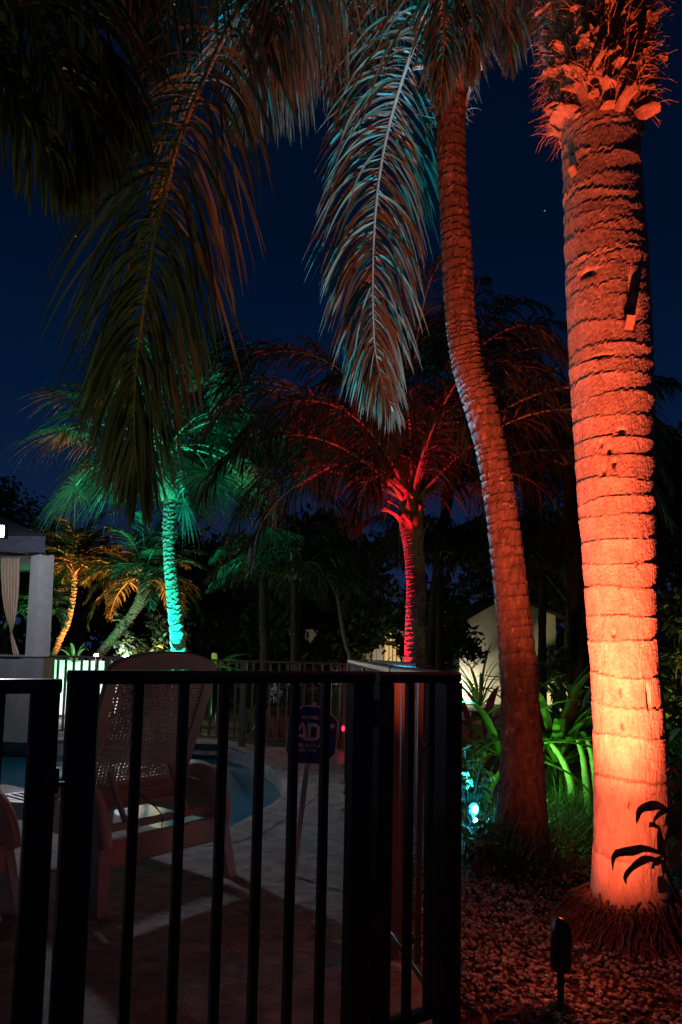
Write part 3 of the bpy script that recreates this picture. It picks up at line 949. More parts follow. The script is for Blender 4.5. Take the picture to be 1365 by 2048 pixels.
# gate
g = thing('pool_gate', 'dark metal picket gate with square end stiles, hung between hinge post and latch', 'gate', (*FA, 0))
gL, gR = fpt(166), fpt(721)
SW = 0.076
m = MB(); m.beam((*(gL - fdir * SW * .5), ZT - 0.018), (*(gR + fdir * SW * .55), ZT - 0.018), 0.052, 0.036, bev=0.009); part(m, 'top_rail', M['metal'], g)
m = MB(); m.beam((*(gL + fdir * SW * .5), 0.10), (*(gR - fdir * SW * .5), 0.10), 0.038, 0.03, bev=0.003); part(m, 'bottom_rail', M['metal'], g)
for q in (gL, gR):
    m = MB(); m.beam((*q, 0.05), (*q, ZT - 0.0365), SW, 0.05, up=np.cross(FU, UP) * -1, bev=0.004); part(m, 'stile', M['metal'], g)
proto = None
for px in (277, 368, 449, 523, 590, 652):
    q = fpt(px)
    if proto is None:
        m = MB(); m.beam((*q, 0.1155), (*q, ZT - 0.0365), 0.025, 0.025, up=FU, bev=0.002)
        me = m.mesh('picket', M['metal'], (*q, 0))
        proto = bpy.data.objects.new('picket', me); C.objects.link(proto); proto.parent = g
        proto.location = (float(q[0] - FA[0]), float(q[1] - FA[1]), 0)
    else:
        clone(proto, g, (q[0] - FA[0], q[1] - FA[1], 0))
FN = np.cross(FU, UP)                      # points away from or to the camera
if np.dot(FN[:2], -FA) < 0: FN = -FN       # towards the camera side
for z in (1.085, 0.42):
    q = np.array((*fpt(742), z)) + FN * 0.030
    m = MB(); m.tube([q - UP * 0.042, q + UP * 0.042], 0.009, 10); h = part(m, 'hinge', M['rust'], g, smooth=True)
    for sgn in (-1, 1):
        m = MB()
        c = q + FU * sgn * 0.022 - FN * 0.001
        m.box(c, FU * 0.016, FN * 0.002, UP * 0.036); part(m, 'hinge_leaf', M['rust'], g, h)
        m = MB()
        for k in (-0.024, 0, 0.024):
            m.lathe(c + UP * k + FN * 0.002, [(0.004, 0), (0.0035, 0.002), (0.001, 0.003)], 8, FN)
        part(m, 'screw', M['rust'], g, h)
m = MB()
q = np.array((*gL, 0.935)) + FN * 0.028
m.box(q, FU * 0.030, FN * 0.004, UP * 0.014); la = part(m, 'latch', M['rust'], g)
m = MB(); m.beam(q + FN * 0.006 + FU * 0.035, q + FN * 0.006 - FU * 0.085, 0.01, 0.012); part(m, 'latch_bar', M['rust'], g, la)
m = MB()
for k in (-.018, .018): m.lathe(q + FU * k + FN * 0.004, [(0.004, 0), (0.0035, 0.002), (0.001, 0.003)], 8, FN)
part(m, 'screw', M['rust'], g, la)

# fixed panel left of the gate
lp_ = fpt(90); l0 = fpt(90) - fdir * 1.9
g = thing('metal_fence', 'dark metal fence panel at the far left, its end post beside the gate latch', 'fence', (*lp_, 0), 'dark metal pool fence')
zl = 1.196
m = MB(); m.beam((*l0, zl - 0.018), (*(lp_ + fdir * 0.036), zl - 0.018), 0.052, 0.036, bev=0.009); part(m, 'top_rail', M['metal'], g)
m = MB(); m.beam((*l0, 0.10), (*(lp_ - fdir * 0.034), 0.10), 0.038, 0.03, bev=0.003); part(m, 'bottom_rail', M['metal'], g)
m = MB(); m.beam((*lp_, 0), (*lp_, zl - 0.0365), 0.066, 0.05, up=np.cross(FU, UP) * -1, bev=0.004); pp = part(m, 'post', M['metal'], g)
m = MB(); m.box((*lp_, 0.004), FU * 0.07, FN * 0.06, UP * 0.004); part(m, 'base_plate', M['metal'], g, pp)
for k in range(13):
    q = fpt(90) - fdir * (0.105 + k * 0.112)
    m = MB(); m.beam((*q, 0.1155), (*q, zl - 0.0365), 0.025, 0.025, up=FU, bev=0.002)
    if k == 0:
        me = m.mesh('picket', M['metal'], (*q, 0)); q0 = bpy.data.objects.new('picket', me); C.objects.link(q0); q0.parent = g; q0.location = (float(q[0] - lp_[0]), float(q[1] - lp_[1]), 0)
    else:
        clone(q0, g, (q[0] - lp_[0], q[1] - lp_[1], 0))
m = MB()
q = np.array((*lp_, 0.945)) + FN * 0.026 + FU * 0.02
m.box(q, FU * 0.018, FN * 0.012, UP * 0.03); kp = part(m, 'latch_keeper', M['rust'], g)
m = MB(); m.tube([q + FN * 0.012 - UP * 0.02, q + FN * 0.03 - UP * 0.03, q + FN * 0.032 - UP * 0.055], 0.006, 8); part(m, 'latch_tongue', M['rust'], g, kp)

# short panel from the hinge post to the corner post, and the run of fence back to the far end
hp = fpt(766); cp = fpt(898)
g = thing('metal_fence', 'narrow dark fence panel between hinge post and corner post', 'fence', (*hp, 0), 'dark metal pool fence')
m = MB(); m.beam((*(hp - fdir * 0.030), ZT - 0.020), (*(cp + fdir * 0.034), ZT - 0.020), 0.054, 0.036, bev=0.009); part(m, 'top_rail', M['metal'], g)
m = MB(); m.beam((*(hp + fdir * 0.03), 0.10), (*(cp - fdir * 0.035), 0.10), 0.038, 0.03, bev=0.003); part(m, 'bottom_rail', M['metal'], g)
for q, w2 in ((hp, 0.058), (cp, 0.07)):
    m = MB(); m.beam((*q, 0), (*q, ZT - 0.0385), w2, w2, up=FU, bev=0.004); pp = part(m, 'post', M['metal'], g)
    m = MB(); m.box((*q, 0.004), FU * 0.075, FN * 0.07, UP * 0.004); part(m, 'base_plate', M['metal'], g, pp)
for px in (820, 861):
    q = fpt(px)
    m = MB(); m.beam((*q, 0.1155), (*q, ZT - 0.0385), 0.025, 0.025, up=FU, bev=0.002); part(m, 'picket', M['metal'], g)
g = thing('metal_fence', 'dark metal fence running back along the planting bed from the corner post', 'fence', (*MID, 0), 'dark metal pool fence')
sdir = nrm(MID - COR)
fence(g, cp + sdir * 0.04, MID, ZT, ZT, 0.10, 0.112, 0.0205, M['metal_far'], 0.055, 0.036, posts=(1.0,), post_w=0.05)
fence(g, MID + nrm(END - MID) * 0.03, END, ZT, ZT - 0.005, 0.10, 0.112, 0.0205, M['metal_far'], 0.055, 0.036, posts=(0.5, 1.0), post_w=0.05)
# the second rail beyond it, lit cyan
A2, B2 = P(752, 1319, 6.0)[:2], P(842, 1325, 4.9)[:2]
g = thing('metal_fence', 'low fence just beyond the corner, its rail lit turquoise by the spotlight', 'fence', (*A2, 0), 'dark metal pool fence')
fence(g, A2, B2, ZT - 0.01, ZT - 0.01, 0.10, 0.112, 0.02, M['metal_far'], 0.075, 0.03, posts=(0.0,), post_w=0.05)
# far fence
zf = 1.12
g = thing('far_fence', 'long brown picket fence along the far side of the pool deck', 'fence', (*FAR_R, 0), 'dark metal pool fence')
fl = np.linalg.norm(FAR_R - FAR_L)
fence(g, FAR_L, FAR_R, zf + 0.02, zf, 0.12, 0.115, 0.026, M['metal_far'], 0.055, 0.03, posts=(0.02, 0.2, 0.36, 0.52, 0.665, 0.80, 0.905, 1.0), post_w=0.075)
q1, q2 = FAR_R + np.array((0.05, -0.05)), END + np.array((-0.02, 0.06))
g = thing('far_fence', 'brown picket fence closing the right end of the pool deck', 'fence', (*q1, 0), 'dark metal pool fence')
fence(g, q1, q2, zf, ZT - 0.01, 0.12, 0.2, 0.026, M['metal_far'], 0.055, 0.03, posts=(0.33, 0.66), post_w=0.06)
m = MB(); q = G(690, 1502) + UP * 0.42 + np.array((-0.02, -0.06, 0)); q = P(687, 1457, FAR_R[1] - 0.12); m.ball(q, 0.026, 10, (0.7, 0.7, 1.3))
solo(m, 'indicator_light', 'small glowing red indicator light on the far fence', 'indicator light', M['led_red'], q, smooth=True)

# ================================================================== BIG PALM (orange)
DB = 3.62
rows = [(1905, 1178, 1362), (1850, 1178, 1346), (1800, 1182, 1338), (1700, 1191, 1334), (1600, 1192, 1335), (1500, 1191, 1330), (1400, 1188, 1322), (1300, 1182, 1314), (1200, 1174, 1311), (1100, 1167, 1309), (1000, 1158, 1306), (900, 1153, 1305), (800, 1147, 1304), (700, 1142, 1302), (600, 1137, 1296), (500, 1133, 1289), (400, 1131, 1281), (300, 1129, 1276), (200, 1124, 1275), (80, 1118, 1280), (-40, 1110, 1284), (-200, 1105, 1290), (-420, 1100, 1300)]
cB, rB = px_trunk(rows, DB)
base = np.array((cB[0][0], cB[0][1], 0))
cB = np.vstack([[base[0], base[1], -0.03], cB]); rB = np.concatenate([[rB[0] * 1.1], rB])
big = thing('palm_tree', 'massive ringed palm trunk glowing orange in the uplight at the bed edge', 'palm tree', base)
def yz(y):
    return P(1230, y, DB)[2]
scars = [1795, 1700, 1550, 1465, 1408, 1350, 1280, 1232, 1180, 1132, 1085, 1040, 1010, 968, 925, 890, 850, 815, 770, 742, 715]
y = 690.0
while y > 270:
    y -= R.choice([13, 18, 24, 30, 44], p=[.2, .25, .25, .2, .1]) * R.uniform(.85, 1.15); scars.append(y)
zz = np.array([yz(k) for k in scars]); z0, z1 = cB[0][2], cB[-1][2]
cl = np.linalg.norm(np.diff(spline(cB, 400), axis=0), axis=1); cumz = np.concatenate([[0], np.cumsum(cl)]) / cl.sum()
fr_r = np.sort(np.interp(zz, spline(cB, 400)[:, 2], np.linspace(0, 1, 400)))
rngB = np.random.default_rng(5)
def big_trunk():
    nz, ns = 620, 110
    c = spline(cB, nz); r = spline(rB[:, None], nz)[:, 0]
    th = np.linspace(0, 2 * math.pi, ns, endpoint=False)
    s = np.linspace(0, 1, nz)
    z = c[:, 2]
    rz = np.sort(zz)
    nb = len(rz) + 1
    ph = rngB.uniform(0, 6.28, (nb, 7)); fr = np.array([1, 2, 3, 5, 8, 13, 21])
    am = rngB.normal(0, 1, (nb, 7)) * np.array([1.5, 1.1, 0.6, 0.35, 0.28, 0.24, 0.2])
    rough = np.clip((np.concatenate([[0], rz]) - 2.3) / 1.0, 0, 1)
    off = (am[:, None] * np.sin(th[None, :, None] * fr + ph[:, None])).sum(-1) * (0.0045 + 0.0075 * rough[:, None])
    off += rngB.normal(0, 1, off.shape) * (0.0008 + 0.005 * rough[:, None])
    edges = np.vstack([np.full(ns, -1.0), rz[:, None] + off[1:], np.full(ns, 30.0)])
    edges = np.maximum.accumulate(edges, 0)
    amp = np.concatenate([0.0062 + 0.0075 * rough * rngB.uniform(-0.4, 1.0, nb), [0.006]])
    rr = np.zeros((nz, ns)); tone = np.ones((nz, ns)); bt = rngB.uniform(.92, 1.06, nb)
    for j in range(ns):
        b = np.clip(np.searchsorted(edges[:, j], z, side='right') - 1, 0, nb - 1)
        lo, hi = np.maximum(edges[b, j], 0), np.minimum(edges[b + 1, j], z1 + 0.3)
        f = np.clip((z - lo) / np.maximum(hi - lo, 1e-4), 0, 1)
        tone[:, j] = bt[b] * (0.84 + 0.28 * f ** 2.0) * np.where((f > 0.955) & (z < 2.6), 0.55, 1.0) * np.clip(1.12 - 0.30 * np.clip((z - 1.2) / 2.2, 0, 1.2), .5, 2)  # bark tone by band, with ring ledge shade and upward dimming painted in
        rr[:, j] = r + amp[b] * (0.55 + 0.6 * np.sin(th[j] * 2 + b * 2.4)) * (f ** 1.5 - 0.45) - 0.003 * (f > 0.985)
    rr *= 1 + sum(0.006 * np.sin(th[None] * f_ + z[:, None] * g_ + p_) for f_, g_, p_ in ((2, 2.1, 0.3), (3, -3.3, 2.1), (1, 5.0, 4.0)))
    rr += rngB.normal(0, 0.0005, rr.shape)
    # a knot hole and a few beetle pits
    for yy, azp, dep, sw, sh in ((655, -1.40, -0.050, 0.16, 0.085), (610, -1.38, -0.03, 0.10, 0.08), (1270, -2.2, -0.020, 0.05, 0.02), (1390, -1.35, -0.03, 0.045, 0.05), (920, -2.05, -0.025, 0.05, 0.02), (945, -1.95, -0.022, 0.05, 0.02), (958, -2.2, -0.02, 0.04, 0.02), (885, -1.75, -0.025, 0.09, 0.012), (1380, -2.1, -0.02, 0.035, 0.03), (1445, -2.1, -0.02, 0.03, 0.025), (1597, -2.0, -0.02, 0.03, 0.02), (740, -2.2, -.02, .25, .008), (575, -2.4, -.03, .2, .02), (905, -2.25, -.02, .04, .02)):
        dz = (z[:, None] - yz(yy)) / sh; da = (np.angle(np.exp(1j * (th[None] - azp)))) / sw
        rr += dep * np.exp(-(dz ** 2 + da ** 2) * 1.5)
    v = np.stack([c[:, None, 0] + rr * np.cos(th), c[:, None, 1] + rr * np.sin(th), np.repeat(z[:, None], ns, 1)], -1)
    m = MB()
    i = np.arange(nz - 1)[:, None] * ns; jx = np.arange(ns)[None]; j2 = (jx + 1) % ns
    m.add(v, quads=np.stack([i + jx, i + j2, i + ns + j2, i + ns + jx], -1).reshape(-1, 4), ngons=[list(range((nz - 1) * ns, nz * ns))])
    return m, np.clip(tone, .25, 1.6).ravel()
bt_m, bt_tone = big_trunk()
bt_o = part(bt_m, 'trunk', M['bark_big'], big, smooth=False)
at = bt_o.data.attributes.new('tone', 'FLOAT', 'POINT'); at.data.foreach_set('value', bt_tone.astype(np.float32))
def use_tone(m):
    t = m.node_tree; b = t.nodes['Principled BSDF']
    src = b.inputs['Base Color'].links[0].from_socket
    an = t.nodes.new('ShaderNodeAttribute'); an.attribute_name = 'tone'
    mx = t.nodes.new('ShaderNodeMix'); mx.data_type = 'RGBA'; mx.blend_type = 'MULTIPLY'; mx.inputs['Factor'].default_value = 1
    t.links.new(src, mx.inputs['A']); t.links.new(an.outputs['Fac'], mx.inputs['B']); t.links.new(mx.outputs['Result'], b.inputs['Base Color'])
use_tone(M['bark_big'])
boots(big, cB, 0.175, yz(300), yz(-140), 250, 0.15, 0.14, M['boot'], np.random.default_rng(3), flare=0.45)
boots(big, cB, 0.205, yz(250), yz(-140), 110, 0.12, 0.085, M['boot'], np.random.default_rng(13), flare=0.9)
boots(big, cB, 0.20, yz(270), yz(-60), 120, 0.11, 0.13, M['boot'], np.random.default_rng(14), flare=0.5)
fibres(big, cB, 0.235, yz(240), yz(-200), 3600, 0.13, M['boot'], np.random.default_rng(4))
# cut leaf stub that still sticks out lower down
for yy, az, ln in ((690, -1.50, 0.05), (372, 3.6, 0.035), (960, 0.0, 0.03)):
    out = np.array((math.cos(az), math.sin(az), 0)); z = yz(yy)
    q = np.array((np.interp(z, cB[:, 2], cB[:, 0]), DB, z)) + out * (np.interp(z, cB[:, 2], rB) - 0.01)
    m = MB(); m.beam(q - UP * ln * .1, q + out * ln * 0.8 + UP * ln, 0.045, 0.03, up=out, bev=0.008)
    part(m, 'leaf_stub', M['boot'], big)
# root skirt
m = MB()
rg = np.random.default_rng(8)
for i in range(900):
    a = rg.uniform(0, 6.28); r0 = rB[1] * rg.uniform(0.93, 1.04); r1 = rB[1] * rg.uniform(1.15, 1.95)
    o_ = np.array((math.cos(a), math.sin(a), 0)); sd_ = np.array((-o_[1], o_[0], 0)) * rg.normal(0, 0.035)
    zt = rg.uniform(0.02, 0.19) * rg.uniform(0.5, 1)
    p_ = spline([base + o_ * r0 + UP * zt, base + o_ * (r0 * .6 + r1 * .4) + UP * zt * rg.uniform(0.25, .7) + sd_, base + o_ * r1 - UP * 0.03 + sd_ * rg.uniform(0.5, 3)], 7)
    p_[1:-1] += rg.normal(0, 0.006, (5, 3))
    m.tube(p_, np.linspace(0.005, 0.003, 7) * rg.uniform(0.6, 1.6), 4)
part(m, 'root_skirt', M['root'], big, kind='stuff')
topB = cB[-1]
for i, (az, e0, ln, bd) in enumerate(((3.0, 55, 2.6, 2.3), (3.5, 35, 2.6, 2.2), (2.3, 70, 3.0, 2.0), (0.3, 60, 3.0, 2.0), (1.2, 65, 3.0, 2.0), (4.6, 75, 2.8, 1.8), (5.4, 62, 3.0, 1.9))):
    pts = curve_from(topB, az, math.radians(e0), ln, bd, 26)
    add_frond(big, pts, (-math.sin(az), math.cos(az), 0), M['leaf_near'], 60, 0.75, 0.03, 0.03, rng=np.random.default_rng(50 + i), plume=30, droop=1.4)

# ================================================================== LEANING PALM (second trunk, and the fronds that hang into view)
DM = 4.75
rows = [(1760, 972, 1106), (1700, 982, 1100), (1600, 996, 1092), (1500, 1003, 1086), (1400, 1003, 1078), (1300, 998, 1070), (1200, 991, 1058), (1100, 981, 1046), (1000, 969, 1031), (900, 952, 1013), (800, 925, 990), (740, 907, 969), (680, 897, 957), (600, 889, 949), (500, 884, 944), (400, 879, 936), (300, 874, 931), (200, 874, 932), (80, 876, 938), (-80, 880, 942), (-220, 884, 944)]
cM, rM = px_trunk(rows, DM)
bm_ = np.array((cM[0][0], cM[0][1], 0))
cM = np.vstack([[bm_[0] + 0.02, bm_[1], -0.05], cM]); rM = np.concatenate([[rM[0] * 1.05], rM])
lean = thing('palm_tree', 'slim leaning palm with cracked reddish bark and a turquoise rim, beside the orange trunk', 'palm tree', bm_)
lnM = np.linalg.norm(np.diff(cM, axis=0), axis=1).sum()
rg = np.random.default_rng(21)
fr_ = []
s_ = 0.02
while s_ < 1:
    s_ += rg.uniform(0.035, 0.085) / lnM * (1.0 if s_ > 0.4 else 1.4); fr_.append(s_)
part(trunk_mesh(cM, rM, 72, 460, fr_, 0.0075, 0.0035, rg, wob=0.006), 'trunk', M['bark_mid'], lean)
boots(lean, cM, rM[-1] * 1.02, P(900, 215, DM)[2], P(900, -220, DM)[2], 34, 0.30, 0.14, M['boot'], np.random.default_rng(6), flare=0.3)
fibres(lean, cM, rM[-1] * 1.05, P(900, 235, DM)[2], P(900, -150, DM)[2], 350, 0.14, M['fibre'], np.random.default_rng(9))
topM = np.array(P(905, -210, DM))
def px_frond(pts, n=48):
    return spline([P(*p) for p in pts], n)
HF = [  # hanging fronds: rachis in photo pixels with depth, leaflet pairs, length, width, side vector, material, first leaflet, single leaflets
    ('A', [(905, -210, 4.75), (880, -70, 5.0), (850, 30, 5.25), (808, 150, 5.5), (776, 262, 5.7), (757, 370, 5.8), (748, 480, 5.85), (746, 600, 5.85), (750, 690, 5.85), (762, 755, 5.83), (786, 822, 5.8)], 140, 0.95, 0.034, (1, 0.1, 0.1), 0.14, 150),
    ('B', [(905, -210, 4.75), (760, -190, 4.4), (610, -110, 4.0), (490, 5, 3.75), (412, 150, 3.6), (352, 300, 3.5), (315, 450, 3.45), (290, 600, 3.45), (273, 740, 3.45), (270, 860, 3.45), (278, 980, 3.45)], 165, 0.95, 0.027, (1, -0.1, 0.3), 0.22, 150),
    ('D', [(905, -210, 4.75), (800, -230, 4.35), (690, -190, 3.95), (610, -90, 3.75), (565, 20, 3.65), (540, 120, 3.6)], 90, 0.80, 0.027, (1, 0.4, 0), 0.22, 0),
    ('E', [(905, -210, 4.75), (975, -240, 4.7), (1035, -170, 4.65), (1070, -60, 4.6), (1082, 50, 4.6)], 80, 0.66, 0.025, (1, 0.5, 0), 0.2, 0),
    ('F', [(905, -210, 4.75), (900, -180, 4.4), (892, -60, 4.15), (888, 80, 4.05), (880, 200, 4.05)], 90, 0.50, 0.026, (1, 0, 0), 0.15, 0),
    ('H', [(905, -210, 4.75), (850, -200, 5.0), (790, -120, 5.3), (735, -10, 5.5), (700, 110, 5.6), (682, 230, 5.6)], 100, 0.82, 0.034, (1, 0.2, 0), 0.18, 0),
    ('I', [(905, -210, 4.75), (960, -180, 4.9), (1000, -90, 5.0), (1015, 20, 5.05), (1022, 130, 5.05)], 80, 0.62, 0.026, (1, 0.3, 0), 0.18, 0),
    ('J', [(905, -210, 4.75), (770, -150, 5.0), (650, -60, 5.2), (570, 40, 5.3), (520, 150, 5.35), (490, 250, 5.35)], 100, 0.9, 0.032, (1, 0.1, 0.2), 0.2, 0),
    ('K', [(905, -210, 4.75), (935, -170, 4.4), (948, -60, 4.2), (946, 50, 4.1), (940, 150, 4.1)], 80, 0.45, 0.026, (1, 0, 0), 0.15, 0),
    ('L', [(905, -210, 4.75), (760, -260, 4.3), (600, -230, 3.9), (450, -130, 3.7), (350, 0, 3.6), (290, 130, 3.55)], 90, 0.8, 0.026, (1, 0.3, 0.2), 0.2, 0),
]
single = 0
for i, (nm, px, nlf, L, wd, side, t0, n1) in enumerate(HF):
    pts = px_frond(px)
    rg = np.random.default_rng(70 + i)
    m = MB(); m.tube(pts, np.interp(np.linspace(0, 1, len(pts)), [0, 0.25, 1], [0.03, 0.016, 0.003]), 8)
    fr = part(m, 'frond', M['rachis'], lean, smooth=True)
    st = leaflets(pts, side, int(nlf * 1.35), L, wd * 0.70, t0=t0, a0=84, a1=20, plume=42 if nm in 'AB' else 50, droop=1.55 if nm == 'A' else 2.0, segs=9, fold=True, rng=rg, pw=0.9 if nm != 'A' else 1.15, lprof=lambda u: 0.65 + 0.35 * np.sin(np.pi * np.clip(u * 0.8 + 0.15, 0, 1)) - 0.48 * np.clip((u - 0.45) / 0.55, 0, 1))
    one = [int(k) for k in rg.permutation(len(st))[:n1]]
    for k in one:
        m = MB(); m.strips(st[k:k + 1]); part(m, 'leaflet', M['leaf_near'], lean, fr, smooth=True)
    rest = np.array(sorted(set(range(len(st))) - set(one)))
    m = MB(); m.strips(st[rest]); part(m, 'leaflets', M['leaf_near'], lean, fr, smooth=True, kind='stuff')

# ================================================================== PALM LEFT OF THE FRAME, its fronds hang into the upper left
rows = [(2100, -640, -520), (1500, -640, -535), (900, -660, -565), (300, -690, -600), (-100, -700, -620)]
cL, rL = px_trunk(rows, 3.0)
bl = np.array((cL[0][0], 3.0, 0)); cL = np.vstack([[bl[0], 3.0, -0.05], cL[1:]])
lp = thing('palm_tree', 'palm at the left edge whose yellow-green frond tips droop into the top corner', 'palm tree', bl)
part(trunk_mesh(cL, rL, 24, 90, None, 0.008, 0.004, np.random.default_rng(2)), 'trunk', M['bark_mid'], lp)
for i, (px, nlf, L) in enumerate((
        ([(-660, -100, 3.0), (-420, -330, 3.0), (-160, -300, 2.95), (40, -150, 2.9), (150, 0, 2.85), (215, 130, 2.85), (252, 240, 2.85)], 110, 0.72),
        ([(-660, -100, 3.0), (-400, -240, 2.9), (-160, -150, 2.8), (0, -20, 2.75), (90, 110, 2.7), (150, 220, 2.7), (190, 300, 2.7)], 110, 0.62),
        ([(-660, -100, 3.0), (-420, -180, 2.9), (-220, -80, 2.8), (-80, 60, 2.75), (20, 190, 2.7), (90, 290, 2.7), (140, 360, 2.7)], 90, 0.42),
        ([(-660, -100, 3.0), (-420, -260, 2.9), (-260, -200, 2.85), (-100, -60, 2.8), (-20, 80, 2.75), (20, 200, 2.7)], 90, 0.5),
        ([(-660, -100, 3.0), (-380, -420, 3.1), (-60, -420, 3.1), (140, -290, 3.1), (230, -160, 3.1), (280, -30, 3.1)], 110, 0.72))):
    pts = px_frond(px)
    rg = np.random.default_rng(90 + i)
    m = MB(); m.tube(pts, np.linspace(0.025, 0.004, len(pts)), 8)
    fr = part(m, 'frond', M['rachis'], lp, smooth=True)
    m = MB(); m.strips(leaflets(pts, (0.6, -0.6, 0.4), nlf, L, 0.024, t0=0.2, a0=66, a1=20, plume=45, droop=1.5, segs=7, fold=True, rng=rg, pw=1.1))
    part(m, 'leaflets', M['leaf_yel'], lp, fr, smooth=True, kind='stuff')

# ================================================================== RED PALM
red = queen_palm('queen palm lit deep red up one side, behind the corner of the fence',
    [(1345, 808, 850), (1250, 811, 852), (1180, 813, 853), (1120, 810, 850), (1085, 806, 846), (1055, 800, 846)], 9.0, (822, 1000), 38, 3.3, 0.72, 0.024, 31, nl=64, elmax=89, bend=3.0, droop=1.9, plume=45, nz=150, nseg=36, low=28, spacing=0.055, cpw=1.6)
for p in ([(805, 1000, 8.9), (775, 945, 8.8), (735, 922, 8.7), (680, 925, 8.6), (620, 955, 8.5), (560, 1000, 8.45), (520, 1060, 8.4), (500, 1130, 8.4)],
          [(800, 985, 8.9), (785, 960, 8.8), (762, 950, 8.7), (738, 962, 8.6), (722, 1000, 8.55), (712, 1050, 8.5)],
          [(812, 1000, 8.9), (802, 940, 8.85), (793, 880, 8.8), (780, 820, 8.8), (755, 770, 8.75), (715, 745, 8.7), (660, 760, 8.7), (620, 810, 8.7)],
          [(835, 990, 8.95), (842, 930, 8.9), (858, 880, 8.9), (885, 860, 8.85), (920, 880, 8.8), (940, 940, 8.8)]):
    pts = px_frond(p, 26)
    add_frond(red, pts, (-0.3, 0.6, 0.6), M['leaf_far'], 60, 0.58, 0.024, 0.036, rng=np.random.default_rng(int(p[1][0])), plume=40, droop=1.9, t0=0.3, segs=5, rmat=M['rachis_lit'])

# ================================================================== TEAL FAN PALM
def fan_palm(label, rows, d, crown_px, n, seed, pet=1.0, blade=0.95):
    rng = np.random.default_rng(seed)
    c, r = px_trunk(rows, d)
    base = np.array((c[0][0], c[0][1], 0.0))
    c = np.vstack([[base[0], base[1], -0.05], c]); r = np.concatenate([[r[0]], r])
    t = thing('palm_tree', label, 'palm tree', base)
    part(trunk_mesh(c, r, 36, 170, np.arange(0.02, 1, 0.02) + rng.normal(0, 0.004, 49), 0.02, 0.01, rng, wob=0.012), 'trunk', M['bark_far'], t)
    top = P(*crown_px, d)
    m = MB(); m.tube([c[-1] - UP * .05, c[-1] * .5 + top * .5, top + UP * .1, top + UP * 0.4], [r[-1] * 1.4, r[-1] * 1.9, r[-1] * 1.6, r[-1] * .5], 14); part(m, 'fibre_collar', M['fibre'], t, smooth=True)
    cc = np.vstack([c[-1], top, top + UP * .5])
    boots(t, cc, r[-1] * 1.7, c[-1][2], top[2] + 0.2, 18, 0.24, 0.13, M['boot'], rng)
    fibres(t, cc, r[-1] * 1.7, c[-1][2] - 0.05, top[2] + 0.3, 260, 0.22, M['fibre'], rng)
    for i in range(n):
        az = i * 2.39996 + rng.normal(0, .2)
        f = (i + .5) / n
        e0 = math.radians(88 - 92 * f + rng.normal(0, 7))
        pl_ = pet * rng.uniform(0.8, 1.2)
        pts = curve_from(top + UP * 0.15 * (1 - f), az, e0, pl_, 0.75 + 0.4 * f, 12, 1.3)
        m = MB(); m.tube(pts, np.linspace(0.026, 0.014, 12), 6)
        fr = part(m, 'frond', M['rachis'], t, smooth=True)
        T = nrm(pts[-1] - pts[-2]); S = np.array((-math.sin(az), math.cos(az), 0)); Nn = np.cross(S, T)
        ns = 52
        th = np.radians(np.linspace(-135, 135, ns) + rng.normal(0, 1.5, ns))
        D = np.cos(th)[:, None] * T + np.sin(th)[:, None] * S + Nn * (0.25 * (np.abs(th) / 2) - 0.1)[:, None]
        Ln = blade * (1 - 0.18 * np.abs(th) / 2.3) * rng.uniform(0.85, 1.12, ns)
        pos = np.repeat(pts[-1][None], ns, 0)
        rows_ = []
        K = 7
        wp = np.interp(np.linspace(0, 1, K + 1), [0, .35, .55, .8, 1], [0.1, 1, 0.7, 0.25, 0.08]) * 0.034
        for k in range(K + 1):
            dd = nrm(D + np.array((0, 0, -1.0)) * 1.5 * (k / K) ** 2.2 * rng.uniform(0.7, 1.3, ns)[:, None])
            wv = nrm(np.cross(dd, Nn + 0.25 * rng.normal(size=(ns, 3)) * (k > 0))) * wp[k]
            rows_.append(np.stack([pos - wv / 2, pos + wv / 2], 1))
            pos = pos + dd * (Ln / K)[:, None]
        m = MB(); m.strips(np.stack(rows_, 1)); part(m, 'blade', M['leaf_far'], t, fr, kind='stuff')
    return t
fan_palm('fan palm washed in teal light beyond the far fence', [(1345, 345, 378), (1280, 341, 371), (1200, 334, 362), (1120, 328, 352), (1060, 326, 349), (995, 328, 351)], 12.2, (337, 900), 42, 41, 1.5, 1.25)

